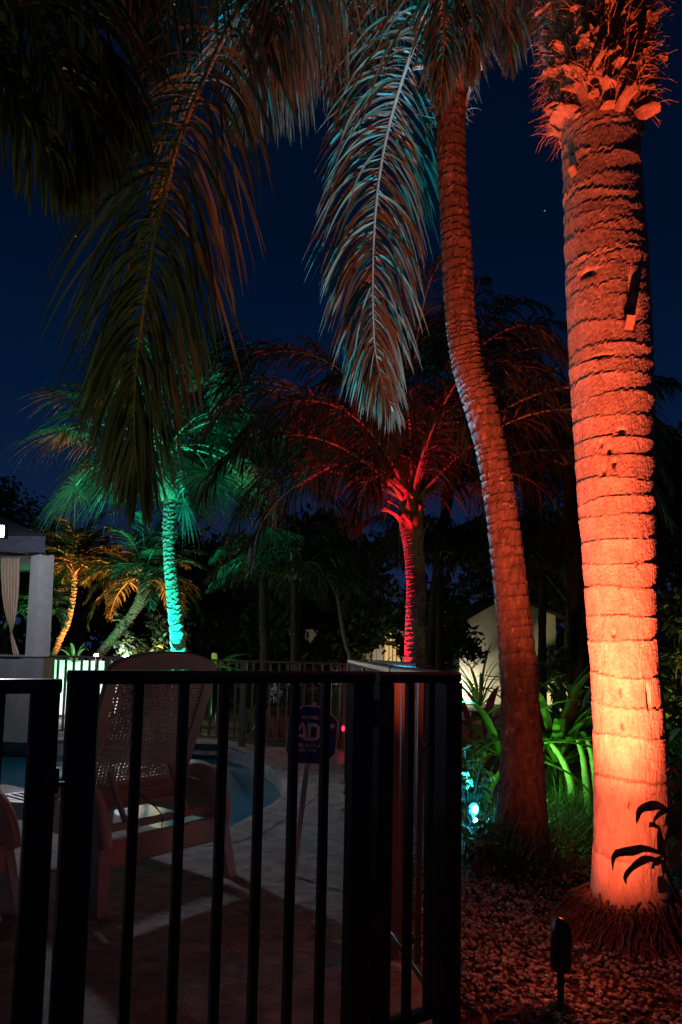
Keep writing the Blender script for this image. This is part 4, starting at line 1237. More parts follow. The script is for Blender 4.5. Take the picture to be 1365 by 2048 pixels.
# ================================================================== FAR ORANGE PALMS
def feather_palm(label, rows, d, crown_px, n, length, L, seed, extra=(), elmax=85, low=-15, group=None, rr=None):
    rng = np.random.default_rng(seed)
    c, r = px_trunk(rows, d)
    base = np.array((c[0][0], c[0][1], 0.0)); c = np.vstack([[base[0], base[1], -.05], c]); r = np.concatenate([[r[0]], r])
    t = thing('palm_tree', label, 'palm tree', base, group)
    part(trunk_mesh(c, r, 18, 110, np.arange(0.03, 1, 0.03), 0.022, 0.008, rng), 'trunk', M['bark_far'], t)
    top = P(*crown_px, d)
    cc = np.vstack([c[-1] - UP * 0.1, c[-1], top]); cc = cc[np.argsort(cc[:, 2])]
    boots(t, cc, r[-1] * (rr or 1.0), c[-1][2] - .12, top[2] + 0.1, 14, 0.2, r[-1] * 1.3, M['boot'], rng)
    m = MB(); m.tube([c[-1] - UP * .02, (c[-1] + top) / 2, top + UP * .12], [r[-1] * .95, r[-1] * 1.15, r[-1] * .5], 12); part(m, 'crownshaft', M['fibre'], t, smooth=True)
    for i in range(n):
        az = i * 2.39996 + rng.normal(0, .2)
        f = (i + .5) / n
        pts = curve_from(top, az, math.radians(elmax + (low - elmax) * f + rng.normal(0, 6)), length * rng.uniform(.85, 1.1), 1.5 * rng.uniform(.7, 1.2), 18, 1.4)
        add_frond(t, pts, (-math.sin(az), math.cos(az), 0), M['leaf_far'], 42, L, 0.03, 0.018, rng=rng, plume=18, droop=0.45, segs=3, a0=60, a1=30)
    for p in extra:
        add_frond(t, px_frond(p, 20), (0, 1, 0.5), M['leaf_far'], 46, L * 1.1, 0.03, 0.02, rng=rng, plume=12, droop=0.9, segs=4, t0=0.25)
    return t
feather_palm('small date palm with an amber-lit curved trunk, next to the pavilion column', [(1330, 97, 110), (1290, 110, 122), (1240, 131, 143), (1190, 141, 153), (1150, 145, 158)], 15.0, (150, 1125), 30, 1.25, 0.34, 51, group='small feather palms beyond the pool')
feather_palm('small feather palm leaning far over, one low frond glowing orange', [(1335, 172, 190), (1310, 190, 208), (1270, 222, 240), (1225, 258, 277), (1190, 275, 304)], 14.0, (290, 1152), 26, 1.45, 0.36, 52, extra=([(280, 1150, 14.0), (255, 1143, 13.8), (225, 1150, 13.7), (195, 1170, 13.6), (172, 1200, 13.6)],), group='small feather palms beyond the pool')
feather_palm('bushy green-lit palm partly hidden behind the pavilion column', [(1330, 58, 70), (1280, 60, 70), (1240, 62, 72)], 12.5, (80, 1210), 15, 0.62, 0.30, 53, elmax=70, low=-10)
for lb, rows, d, cp_, n, ln_, sd_ in (
        ('dark drooping palm standing between the teal palm and the red palm', [(1340, 520, 540), (1200, 518, 536), (1080, 518, 536), (1000, 519, 537)], 13.8, (527, 950), 30, 2.6, 61),
        ('tall unlit palm whose crown shows above the red palm', [(1330, 850, 872), (1100, 870, 890), (900, 905, 925), (800, 912, 932)], 13.0, (925, 745), 28, 2.3, 62),
        ('dark palm with hanging fronds behind the big orange trunk', [(1330, 1140, 1168), (1150, 1134, 1160), (1000, 1128, 1152)], 9.6, (1138, 930), 26, 2.1, 63)):
    queen_palm(lb, rows, d, cp_, n, ln_, 0.55, 0.03, sd_, nl=44, droop=1.8, plume=45, nz=60, nseg=14, boot=False, bend=2.6, low=10, spacing=0.1, bark='bark_unlit', cpw=1.5, group='unlit palms behind the garden')
for lb, px, d, py, n, ln_, sd_ in (
        ('dark clumping palm in front of the trees left of the house', 590, 13.2, 1170, 28, 1.9, 65),
        ('dark clumping palm between the leaning palm and the orange trunk', 1085, 11.5, 1150, 24, 1.8, 66),
        ('dark clumping palm left of the lit gable', 880, 12.5, 1130, 22, 1.6, 67)):
    queen_palm(lb, [(1335, px - 9, px + 9), ((1335 + py) / 2, px - 8, px + 8), (py, px - 7, px + 7)], d, (px, py - 10), n, ln_, 0.5, 0.028, sd_, nl=44, droop=1.8, plume=45, nz=30, nseg=12, boot=False, bend=2.5, low=15, spacing=0.1, bark='bark_unlit', cpw=1.4, group='unlit palms behind the garden')
# slender pale trunk in front of the house
c, r = px_trunk([(1325, 697, 705), (1290, 688, 696), (1250, 680, 688), (1205, 674, 682), (1150, 668, 675)], 15.5)
t = thing('palm_tree', 'slender pale curved palm trunk in front of the lit house', 'palm tree', (c[0][0], 15.5, 0))
c = np.vstack([[c[0][0], 15.5, -.05], c]); r = np.concatenate([[r[0]], r])
part(trunk_mesh(c, r, 12, 60, None, 0.006, 0.003, R), 'trunk', M['bark_far'], t)
for i in range(14):
    az = i * 2.4
    add_frond(t, curve_from(c[-1], az, math.radians(75 - 5 * i), 1.5, 2.4, 16), (-math.sin(az), math.cos(az), 0), M['leaf_far'], 30, 0.5, 0.03, 0.015, rng=np.random.default_rng(i), droop=1.5, segs=3)

# ================================================================== TREES AND HEDGES
tg = 'dark trees behind the garden'
for lb, px, py, d, h, cr, n, lf, sd_ in (
        ('dark broadleaf tree at the right edge behind the orange trunk', 1350, 1330, 14.0, 5.6, 1.9, 5200, 0.10, 101),
        ('feathery dark tree rising between the leaning palm and the orange trunk', 1150, 1330, 17.0, 7.6, 1.7, 3600, 0.09, 102),
        ('distant dark tree above the pavilion roof at the left edge', 5, 1320, 24.0, 6.6, 2.2, 3600, 0.12, 103),
        ('wide dark tree with low branches in front of the lit doorway', 655, 1322, 20.0, 5.2, 1.5, 6000, 0.12, 104),
        ('dark rounded tree left of the house, behind the fence', 600, 1320, 19.0, 4.8, 2.4, 7500, 0.13, 105),
        ('dark tree behind the leaning feather palm', 380, 1320, 22.0, 5.0, 2.6, 4600, 0.14, 106),
        ('low dark tree beside the gabled house wall', 885, 1325, 16.0, 2.6, 0.9, 2600, 0.09, 107),
        ('dark tree beyond the gabled house at right', 1090, 1320, 26.0, 6.6, 3.2, 5600, 0.15, 108),
        ('dark tree far behind the pavilion and small palms', 160, 1318, 28.0, 5.2, 3.0, 4600, 0.15, 109),
        ('big dark tree right of the orange trunk, far back', 1400, 1330, 20.0, 6.5, 2.6, 5000, 0.13, 110),
        ('dark tree in the middle distance behind the drooping palm', 470, 1320, 24.0, 5.0, 2.6, 4200, 0.14, 111)):
    b = P(px, py, d); broad_tree(lb, (b[0], d, 0), h, cr, n, lf, sd_, tg, low=0.12 if sd_ in (104, 105, 106, 111) else 0.3)
m = MB(); rgt = np.random.default_rng(77)
cen = np.stack([rgt.uniform(-45, 45, 260), rgt.uniform(42, 52, 260), rgt.uniform(0.2, 5.0, 260)], -1)
leaf_cards(m, cen, 16000, 1.9, 0.42, rgt)
tl_ = solo(m, 'treeline', 'dark line of far trees along the horizon', 'trees', M['leaf_tree'], (0, 46, 0), kind='stuff')
# leafy shrub lit yellow-green, left
b = P(285, 1330, 13.0); shrub('leafy yellow-green shrub lit by the white lamps beyond the far fence', (b[0], 13.0, 0), 0.75, 1.75, 900, 0.12, 120)
b = P(335, 1330, 13.6); shrub('taller sparse shrub behind the teal palm trunk', (b[0], 13.6, 0), 0.5, 2.1, 420, 0.12, 121)
b = P(430, 1330, 12.0); strap_plant('broad leaves glowing green in a strip behind the far fence', (b[0], 12.0, 0.95), 16, 0.75, 0.09, 122, el=(-5, 28), bend=0.7)
b = P(145, 1330, 13.2); strap_plant('small pale fern rising above the low white wall beyond the far fence', (b[0] + .02, 13.25, 0.95), 12, 0.45, 0.06, 123, name='potted_fern')
# yellow lit shrubs at the right edge
b = P(1335, 1330, 7.2); shrub('yellow-lit leafy shrub at the right edge beside the orange trunk', (b[0], 7.2, 0), 0.55, 1.9, 800, 0.12, 124)
b = P(1345, 1420, 6.2); shrub('dark green leafy shrub low behind the orange trunk', (b[0], 6.2, 0), 0.45, 1.1, 600, 0.11, 125)

# ================================================================== CRINUM LILIES AND BED PLANTS
cg = 'strap-leaved lilies in the bed'
b = P(1110, 1500, 6.3); CR = np.array((b[0], 6.3, 0.0))
strap_plant('large strap-leaved lily glowing green between the two trunks', CR + UP * 0.35, 30, 1.15, 0.078, 131, group=cg, el=(5, 82), bend=2.0)
b = P(1150, 1500, 6.5); strap_plant('second strap-leaved lily touching the orange trunk, pale stalks below', (b[0], 6.5, 0.55), 26, 1.0, 0.078, 132, group=cg, el=(5, 80), bend=2.0)
b = P(1005, 1500, 6.0); strap_plant('strap-leaved lily whose long leaf reaches left from behind the leaning palm', (b[0], 6.0, 0.45), 20, 0.95, 0.07, 133, group=cg, el=(0, 75), bend=1.3)
b = P(960, 1430, 7.0); strap_plant('dark red-tinged lily in the shade beside the corner post', (b[0], 7.0, 0.2), 18, 1.1, 0.09, 134, group=cg, el=(20, 80), bend=1.7, mat='leaf_red')
b = P(1215, 1430, 7.6); strap_plant('dark lily behind the orange trunk', (b[0], 7.6, 0.2), 18, 1.2, 0.10, 135, group=cg, el=(20, 80))
for i, (x0, y0, x1, y1) in enumerate(((1140, 1560, 1098, 1482), (1172, 1560, 1155, 1480), (1192, 1570, 1172, 1470))):
    p0, p1 = P(x0, y0, 6.0), P(x1, y1, 6.05)
    p0 = np.array((p0[0], 6.0, 0.0)) if False else p0
    foot = np.array((p0[0] + 0.03, 6.0, -0.02))
    pts = spline([foot, p0, (p0 + p1) / 2 + np.array((0.01, 0, 0.03)), p1], 26)
    m = MB(); m.tube(pts, 0.026 * (1 + 0.16 * (np.arange(26) % 5 == 0) + 0.05 * np.sin(np.arange(26))) * np.linspace(1.25, 0.7, 26), 10)
    t = thing('lily_stalk', ('pale jointed stalk bending left under the green leaves', 'pale jointed stalk, middle of the three under the green leaves', 'pale jointed stalk nearest the orange trunk')[i], 'plant stalk', foot, 'pale jointed stalks')
    part(m, 'stalk', M['stalk'], t, smooth=True)
    m = MB()
    for k in range(3):
        m.strips(strap_leaf_pts(p1 - UP * .04, k * 2.1 + i, 0.6, 0.35, 1.6, 0.05)[None])
    part(m, 'leaf', M['leaf_strap'], t, smooth=True)
gg = 'grass tufts in the bed'
for i, (px, py, lb) in enumerate(((1085, 1680, 'grass tuft right of the leaning palm base'), (1130, 1640, 'blue-lit arching grass tuft below the pale stalks'), (1165, 1690, 'dark grass tuft against the orange trunk'), (1020, 1745, 'grass tuft in front of the leaning palm foot'), (1115, 1735, 'dark grass tuft between the two palm feet'), (975, 1700, 'grass tuft left of the leaning palm foot'), (1165, 1610, 'grass tuft behind the orange trunk'), (1100, 1590, 'green-lit grass tuft under the lily'))):
    b = G(px, py); tuft(lb, b - UP * .02, 150, 0.42, 140 + i, group=gg)
sg = 'low shrubs by the turquoise lamp'
b = G(938, 1665); shrub('small shrub with turquoise-lit leaves climbing beside the corner post', (b[0], b[1], -.02), 0.14, 0.62, 120, 0.06, 151, group=sg)
b = P(955, 1505, 5.6); shrub('bushy bright green shrub below the long lily leaf', (b[0], 5.6, -.02), 0.17, 0.62, 420, 0.07, 152, group=sg)
b = G(950, 1745); shrub('reddish low rosette shrub at the foot of the corner post', (b[0], b[1], -.02), 0.16, 0.30, 110, 0.10, 153, group=sg)
b = G(985, 1690); shrub('small leafy sprig right of the turquoise lamp', (b[0], b[1], -.02), 0.08, 0.2, 40, 0.07, 154, group=sg)
b = G(1365, 1720); shrub('leafy dark shrub behind the orange trunk at the right edge', (b[0] + .1, b[1], -.02), 0.35, 0.8, 420, 0.10, 155, group=sg)

# croton with curled leaves in front of the orange trunk
DC = 2.45
bcr = G(1420, 2080); bcr = np.array((P(1400, 1990, DC)[0], DC, -0.02))
t = thing('croton_plant', 'dark plant with curled twisting leaves silhouetted against the orange trunk', 'plant', bcr)
st = spline([bcr, P(1388, 1900, DC), P(1368, 1825, DC), P(1345, 1770, DC), P(1331, 1730, DC), P(1332, 1680, DC + .02), P(1350, 1625, DC + .03), P(1362, 1560, DC + .03)], 30)
m = MB(); m.tube(st, np.linspace(0.008, 0.003, 30), 7); part(m, 'stem', M['wood'], t, smooth=True)
rgc = np.random.default_rng(17)
for px, wd in (
        ([(1348, 1628), (1318, 1612), (1296, 1614), (1280, 1622), (1274, 1648)], 17), ([(1327, 1708), (1290, 1697), (1262, 1703), (1230, 1710), (1226, 1742)], 16),
        ([(1325, 1722), (1292, 1717), (1266, 1732), (1250, 1752), (1253, 1770)], 15), ([(1326, 1715), (1319, 1690), (1316, 1665), (1318, 1648)], 20),
        ([(1328, 1722), (1324, 1735), (1322, 1750), (1324, 1758)], 24), ([(1326, 1755), (1322, 1770), (1318, 1786)], 30), ([(1316, 1655), (1306, 1650), (1298, 1655)], 11),
        ([(1350, 1625), (1328, 1622), (1312, 1634), (1306, 1650)], 10), ([(1352, 1622), (1336, 1632), (1330, 1648), (1322, 1650)], 14), ([(1358, 1600), (1352, 1580), (1345, 1570), (1326, 1566)], 17),
        ([(1362, 1560), (1346, 1532), (1335, 1540), (1328, 1548)], 13), ([(1362, 1560), (1372, 1535), (1392, 1530)], 14), ([(1338, 1712), (1360, 1692), (1385, 1688)], 15),
        ([(1336, 1722), (1355, 1728), (1380, 1738)], 32), ([(1324, 1718), (1306, 1724), (1300, 1742)], 20), ([(1356, 1610), (1348, 1622), (1352, 1660), (1362, 1690)], 26), ([(1360, 1580), (1356, 1600), (1350, 1625)], 22),
        ([(1332, 1675), (1345, 1660), (1362, 1655)], 16)):
    dz = rgc.uniform(-0.05, 0.05)
    c = spline([P(x, y_, DC + dz * k / len(px)) for k, (x, y_) in enumerate(px)], 11)
    T = nrm(np.gradient(c, axis=0)); S = nrm(np.cross(T, np.array((0.15, -1.0, 0.1))))
    tw_ = np.linspace(0, rgc.uniform(-1.3, 1.3), 11)[:, None]
    Nn = np.cross(S, T); S2 = S * np.cos(tw_) + Nn * np.sin(tw_); N2 = np.cross(S2, T)
    wv = np.interp(np.linspace(0, 1, 11), [0, .3, .7, 1], [.35, 1, .95, .06])[:, None] * wd / F * DC / 2 * (1 + 0.15 * np.sin(np.linspace(0, 11, 11) + rgc.uniform(0, 6)))[:, None]
    m = MB(); m.strips(np.stack([c - S2 * wv + N2 * wv * .4, c, c + S2 * wv + N2 * wv * .4], 1)[None]); part(m, 'leaf', M['leaf_croton'], t, smooth=True)

# ================================================================== SPOTLIGHTS
b = G(1122, 2012)
obl = bullet((b[0], b[1], -0.015), 0.13, b + np.array((0.50, 0.85, 3.1)), COL_ORANGE, L_ORANGE, 'black bullet spotlight on a stake in the gravel before the orange trunk', M['bulb_orange'], size=100, blend=1.0, dia=0.078, length=0.19, lean=0.35)
point(obl, (b[0] + .05, b[1] + .07, 0.34), COL_ORANGE, 3.4, 0.02)
spot(obl, (b[0] + .05, b[1] + .07, 0.33), (b[0] + .53, b[1] + .82, 0.62), COL_ORANGE, 115, 74, 1.0, 0.02)
# turquoise lamp with its lens towards the camera
q = np.array(P(948, 1622, 5.25)); b = np.array((q[0], q[1], -0.015))
ct = thing('garden_spotlight', 'glaring turquoise spotlight by the foot of the leaning palm', 'spotlight', b, 'landscape spotlights on stakes')
m = MB(); m.tube([b - UP * .05, np.array((q[0], q[1] + .03, q[2] - 0.06))], 0.012, 8); part(m, 'stake', M['black'], ct)
m = MB(); m.lathe(q + np.array((0, 0.05, -0.06)), [(0.012, 0), (0.036, 0.01), (0.04, 0.03), (0.04, 0.10), (0.036, 0.10)], 16, (-0.1, -0.35, 1)); part(m, 'housing', M['black'], ct, smooth=True)
m = MB(); m.ball(q + np.array((0, 0, 0.012)), 0.046, 16, (0.8, 0.5, 1.0)); ln_ = part(m, 'lens', M['halo_cyan'], ct, smooth=True)  # lens enlarged so that its glow paints the cyan halo
m = MB(); m.ball(q + np.array((0.004, -0.024, 0.016)), 0.026, 12, (0.8, 0.4, 1.1)); part(m, 'hot_core', M['bulb_cyan'], ct, ln_, smooth=True)  # glowing ball for the white centre of the glare
m = MB(); m.ball(q + np.array((0.014, -0.005, -0.065)), 0.017, 10); part(m, 'lens_glint', M['bulb_cyan'], ct, smooth=True)  # glowing ball added as a painted reflection of the lens
spot(ct, q + np.array((-0.02, -0.06, 0.06)), P(690, 330, 5.3), COL_CYAN, L_CYAN, 52, 1.0, 0.03)
point(ct, q + np.array((0, -0.10, 0.05)), COL_CYAN, 4, 0.03)
b = P(752, 1330, 9.05); bullet((b[0], 9.05, -0.015), 0.12, P(790, 960, 9.0), COL_RED, L_RED, 'red spotlight at the foot of the queen palm', M['bulb_red'], size=78); point(bpy.data.objects['garden_spotlight.002'], (b[0] - .05, 8.95, .3), COL_RED, 5, .03)
b = P(318, 1330, 11.4); bullet((b[0], 11.4, -0.015), 0.12, P(345, 890, 12.2), COL_TEAL, L_TEAL, 'teal spotlight under the fan palm beyond the fence', M['bulb_teal'], size=84)
b = P(160, 1330, 14.3); bullet((b[0], 14.3, -0.015), 0.12, P(200, 1140, 14.6), (1.0, 0.27, 0.05), 2600, 'amber spotlight between the two small feather palms', M['bulb_orange'], size=104)
b = P(80, 1330, 11.6); bullet((b[0], 11.6, -0.015), 0.12, P(72, 1200, 12.5), (0.02, 1.0, 0.12), 330, 'green spotlight behind the pavilion column', M['bulb_green'], size=150)
b = P(1052, 1560, 5.55)
gl_ = bullet((b[0], 5.55, -0.015), 0.24, P(1110, 1380, 6.3), (0.20, 1.0, 0.12), L_GREEN, 'green spotlight hidden behind the foot of the leaning palm', M['bulb_green'], size=160)
point(gl_, (b[0], 5.55, 0.52), (0.28, 1.0, 0.18), 12, 0.03)
b = P(440, 1330, 11.5); bullet((b[0], 11.5, -0.015), 0.12, P(430, 1300, 12.0), (0.02, 1.0, 0.15), 30, 'green spotlight behind the far fence', M['bulb_green'], size=150)
b = P(1310, 1330, 6.5); bullet((b[0], 6.5, -0.015), 0.12, P(1340, 1250, 7.2), (1.0, 0.8, 0.12), 70, 'yellow spotlight under the right-hand shrub', M['bulb_warm'], size=150)
b = (P(-420, 1330, 1.9)[0], 1.9, -.015)
bullet(b, 0.12, P(60, 150, 2.8), (0.9, 0.9, 0.10), 55, 'yellow spotlight under the left-hand palm', M['bulb_green'], size=76)
lg = 'small lamps beyond the far fence'
for px, py, d, wm, r_, pw, lb in ((193, 1311, 12.6, 0, 0.036, 28, 'white globe lamp, leftmost of the row beyond the far fence'), (254, 1312, 12.6, 0, 0.034, 24, 'white globe lamp in the middle of the row beyond the far fence'), (312, 1311, 12.6, 1, 0.038, 26, 'warm globe lamp beside the teal palm trunk'), (425, 1338, 11.6, 1, 0.022, 6, 'tiny warm path light on a stake right of the teal palm')):
    q = P(px, py, d)
    t = thing('path_light', lb, 'lamp', (q[0], d, 0), lg)
    m = MB(); m.tube([(q[0], d, -.03), (q[0], d, q[2] - r_)], 0.014, 8); part(m, 'stake', M['black'], t)
    m = MB(); m.lathe((q[0], d, q[2] - r_ * 1.25), [(r_ * .5, 0), (r_ * .7, r_ * .3)], 12); part(m, 'collar', M['black'], t)
    m = MB(); m.ball(q, r_, 14); part(m, 'globe', M['bulb_warm' if wm else 'bulb_white'], t, smooth=True)
    point(t, q + np.array((0, -r_ * 1.6, r_ * .6)), (1, .72, .42) if wm else (.85, .92, 1), pw, 0.04)

# ================================================================== PAVILION
DPV = 9.6
t = thing('pavilion', 'poolside pavilion with a pale square column on a stained wall under a dark flat roof', 'pavilion', (P(60, 1330, DPV)[0], DPV, 0))
zc0, zc1 = P(70, 1312, DPV)[2], P(80, 1107, DPV)[2]
cx = P(75, 1200, DPV)[0]
a = math.radians(-36)
ux, uy = np.array((math.cos(a), math.sin(a), 0)), np.array((-math.sin(a), math.cos(a), 0))
hw0, hw1 = 0.105, 0.112
cb = np.array((P(66, 1312, DPV)[0], DPV + .15, zc0)); ctp = np.array((P(77, 1107, DPV)[0], DPV + .15, zc1))
v = [c + sx_ * ux * h + sy_ * uy * h for c, h in ((cb, hw1), (ctp, hw0)) for sx_, sy_ in ((-1, -1), (1, -1), (1, 1), (-1, 1))]
ctp_off = 0
m = MB(); m.add(v, quads=[(0, 1, 5, 4), (1, 2, 6, 5), (2, 3, 7, 6), (3, 0, 4, 7)], ngons=[[3, 2, 1, 0], [4, 5, 6, 7]]); part(m, 'column', M['stucco'], t)
xr = P(88, 1330, DPV)[0]
m = MB(); m.abox(-9.5, xr - 0.30, DPV, DPV + 0.35, 0, zc0 - .012); part(m, 'base_wall', M['stain'], t)
m = MB(); m.abox(xr - 0.298, xr, DPV - 0.02, DPV + 0.37, 0, zc0 - .012); part(m, 'pier', M['stain'], t)
m = MB(); m.abox(-9.5, xr + .012, DPV - 0.04, DPV + 0.39, zc0 - .0115, zc0 - 0.0005); part(m, 'wall_cap', M['coping'], t)
xe = P(98, 1090, DPV)[0]
zr = P(60, 1075, DPV)[2]
kx = (DPV + 2.8) / (DPV - .12)
m = MB(); m.prism([(-9.5, DPV - .12, zc1 + .001), (xe, DPV - .12, zc1 + .001), (xe * kx, DPV + 2.8, zc1 + .001), (-9.5, DPV + 2.8, zc1 + .001)], (0, 0, zr - zc1)); part(m, 'roof_slab', M['roof'], t)
m = MB()
m.add([(-9.5, DPV - .16, zr + .002), (xe + .01, DPV - .16, zr + .002), (xe * kx, DPV + 2.84, zr + .002), (-9.5, DPV + 2.84, zr + .002), (-9.5, DPV + 1.3, zr + .55), (xe - 1.4, DPV + 1.3, zr + .55)],
      quads=[(0, 1, 5, 4), (2, 3, 4, 5)], tris=[(1, 2, 5)], ngons=[[3, 2, 1, 0]])
part(m, 'roof', M['roof'], t)
m = MB(); m.beam((-9.5, DPV + .15, zc1 - .035), (ctp[0] - .12, DPV + .15, zc1 - .035), 0.05, 0.05); part(m, 'beam', M['wood'], t)
# curtain
cw = thing('curtain', 'sheer peach curtain tied in a knot hanging beside the pavilion column', 'curtain', (P(22, 1311, DPV)[0], DPV + .12, zc0))
prof = [(1112, 3, 40), (1150, 2, 39.5), (1185, 4, 38), (1215, 8, 35), (1240, 14, 31), (1255, 19, 27), (1262, 21, 24.5)]
def sheet(prof, nc, folds, amp):
    ys = np.linspace(prof[0][0], prof[-1][0], 30)
    xl = np.interp(ys, [p[0] for p in prof], [p[1] for p in prof]); xr_ = np.interp(ys, [p[0] for p in prof], [p[2] for p in prof])
    u = np.linspace(0, 1, nc)
    g_ = []
    for y_, a_, b_ in zip(ys, xl, xr_):
        g_.append([P(a_ + (b_ - a_) * k, y_ + 2.5 * abs(math.sin(k * math.pi * folds)), DPV + .12 + amp * math.sin(k * math.pi * 2 * folds + 0.5 * math.sin(y_ * .03)) + amp * .4 * math.sin(k * 37)) for k in u])
    return np.array(g_)
m = MB(); m.strips(sheet(prof, 60, 6, 0.022)[None]); part(m, 'cloth', M['cloth'], cw, smooth=True)
m = MB(); m.strips(sheet([(1263, 21, 24.5), (1275, 21.5, 28), (1295, 24, 35), (1311, 27, 40)], 40, 3, 0.016)[None]); part(m, 'cloth', M['cloth'], cw, smooth=True)
q = P(22.7, 1262, DPV + .12); m = MB(); m.lathe(q - UP * .02, [(0.016, 0), (0.021, .02), (0.016, .04)], 10); part(m, 'tie_knot', M['cloth'], cw, smooth=True)
m = MB(); m.tube([P(-20, 1111, DPV + .12), P(50, 1109, DPV + .12)], 0.009, 8); part(m, 'rod', M['black'], cw)
# floodlight on the roof edge
q = P(-6, 1063, 7.7)
t = thing('floodlight', 'blazing white floodlight on a pole at the far left edge', 'floodlight', (q[0] - .3, q[1] + .1, 0))
m = MB(); m.tube([(q[0] - .3, q[1] + .1, -.02), (q[0] - .3, q[1] + .1, q[2] + .1)], .03, 10); part(m, 'pole', M['black'], t, smooth=True)
m = MB(); m.beam((q[0] - .3, q[1] + .1, q[2]), (q[0], q[1] + .06, q[2]), .03, .03); part(m, 'bracket', M['black'], t)
m = MB(); m.abox(q[0] - .10, q[0] + .10, q[1] - .03, q[1] + .05, q[2] - .07, q[2] + .07); part(m, 'housing', M['black'], t)
m = MB(); m.abox(q[0] - .09, q[0] + .09, q[1] - .036, q[1] - .0301, q[2] - .06, q[2] + .06); part(m, 'lens', M['bulb_white'], t)
spot(t, q + np.array((0, -.06, 0)), (-0.6, 3.0, 0.0), (0.80, 0.84, 1.0), L_FLOOD, 112, 0.5, 0.10)
point(t, q + np.array((0, .10, 0.16)), (0.76, 0.82, 1.0), 75, 0.05)

# things behind the left fence
q0, q1 = P(92, 1330, 13.0), P(226, 1330, 13.0)
t = thing('white_wall', 'low bright white garden wall seen through the far fence at left', 'garden wall', ((q0[0] + q1[0]) / 2, 13.5, 0))
zt = P(160, 1321, 13.4)[2]
m = MB(); m.abox(q0[0], q1[0], 13.4, 13.65, 0, zt - .05); part(m, 'wall', M['whitewall'], t)
m = MB(); m.abox(q0[0] - .03, q1[0] + .03, 13.37, 13.68, zt - .0495, zt); part(m, 'cap', M['whitewall'], t)
point(t, ((q0[0] + q1[0]) / 2, 12.7, 0.25), (.8, .85, 1), 60, .1)
q = P(256, 1345, 12.0); zz_ = P(256, 1328, 12.0)[2]
t = thing('wire_arch', 'small dark wire arch behind the far fence near the chair top', 'garden ornament', (q[0], 12.0, 0))
m = MB(); th = np.linspace(0, math.pi, 20); rr = 0.20
m.tube([(q[0] + rr * math.cos(k), 12.0, zz_ - rr * .7 + rr * .7 * math.sin(k)) for k in th], 0.011, 6)
part(m, 'arch', M['black'], t)
for k in (0.35, 0.7, 1.05, 1.57, 2.1, 2.45, 2.8):
    m = MB(); m.tube([(q[0] + rr * math.cos(k), 12.0, zz_ - rr * .7 + rr * .68 * math.sin(k)), (q[0] + rr * .3 * math.cos(k), 12.0, zz_ - rr * .7)], 0.006, 5); part(m, 'spoke', M['black'], t)
for s in (-1, 1):
    m = MB(); m.tube([(q[0] + s * rr, 12.0, -.02), (q[0] + s * rr, 12.0, zz_ - rr * .7)], 0.012, 6); part(m, 'leg', M['black'], t)
# potted flowers behind the far fence
q = P(565, 1450, 10.9)
t = thing('potted_plant', 'red clay pot of pale flowers behind the far fence', 'potted plant', (q[0], 10.9, 0))
m = MB(); m.lathe((q[0], 10.9, 0), [(0.20, 0), (0.27, .32), (0.29, .33), (0.29, .39), (0.25, .39), (0.24, .34)], 20); part(m, 'pot', M['terracotta'], t, smooth=False)
rg = np.random.default_rng(33); m = MB(); leaf_cards(m, np.array([(q[0] + rg.normal(0, .13), 10.9 + rg.normal(0, .1), .62 + rg.normal(0, .1)) for _ in range(14)]), 500, 0.12, 0.045, rg); part(m, 'foliage', M['leaf_tree'], t)
m = MB(); leaf_cards(m, np.array([(q[0] + rg.normal(0, .15), 10.82 + rg.normal(0, .08), .74 + rg.normal(0, .1)) for _ in range(14)]), 160, 0.06, 0.03, rg); part(m, 'blossoms', M['whitewall'], t, kind='stuff')
q = P(500, 1400, 10.95); strap_plant('pale variegated leaf plant behind the far fence', (q[0], 10.95, 0), 9, 0.75, 0.07, 163, mat='leaf_strap')

# ================================================================== HOUSE
def quad_wall(m, p, q, z0, z1, th):
    m.beam((p[0], p[1], (z0 + z1) / 2), (q[0], q[1], (z0 + z1) / 2), th, z1 - z0)
DH = 27.0
hx = lambda px: P(px, 1300, DH)[0]
hz = lambda py: P(800, py, DH)[2]
t = thing('house', 'cream house wing with a lit doorway among the dark trees', 'house', (hx(770), DH, 0))
segs = [(560, 735), (735.2, 752), (812, 905)]
m = MB()
m.abox(hx(560), hx(768), DH, DH + .25, 0, hz(1262)); m.abox(hx(804), hx(910), DH, DH + .25, 0, hz(1262)); m.abox(hx(768.01), hx(803.99), DH, DH + .25, hz(1266), hz(1262))
part(m, 'wall', M['housewall'], t)
for a_, b_ in ((745, 752), (753, 766), (695, 700)):
    m = MB(); m.abox(hx(a_), hx(b_), DH - .35, DH - .02, 0, hz(1264)); part(m, 'pillar', M['housewall'], t)
dr = MB(); dr.abox(hx(768.2), hx(803.8), DH + .12, DH + .16, 0.05, hz(1266.3)); d_ = part(dr, 'door', M['lit_warm'], t)
m = MB()
for a_ in (768.3, 778, 785.5, 793, 802.6): m.abox(hx(a_), hx(a_ + 1.6), DH + .06, DH + .115, 0.05, hz(1266.5))
m.abox(hx(770), hx(802.5), DH + .065, DH + .11, 0.05, .3); part(m, 'door_frame', M['trim'], t, d_)
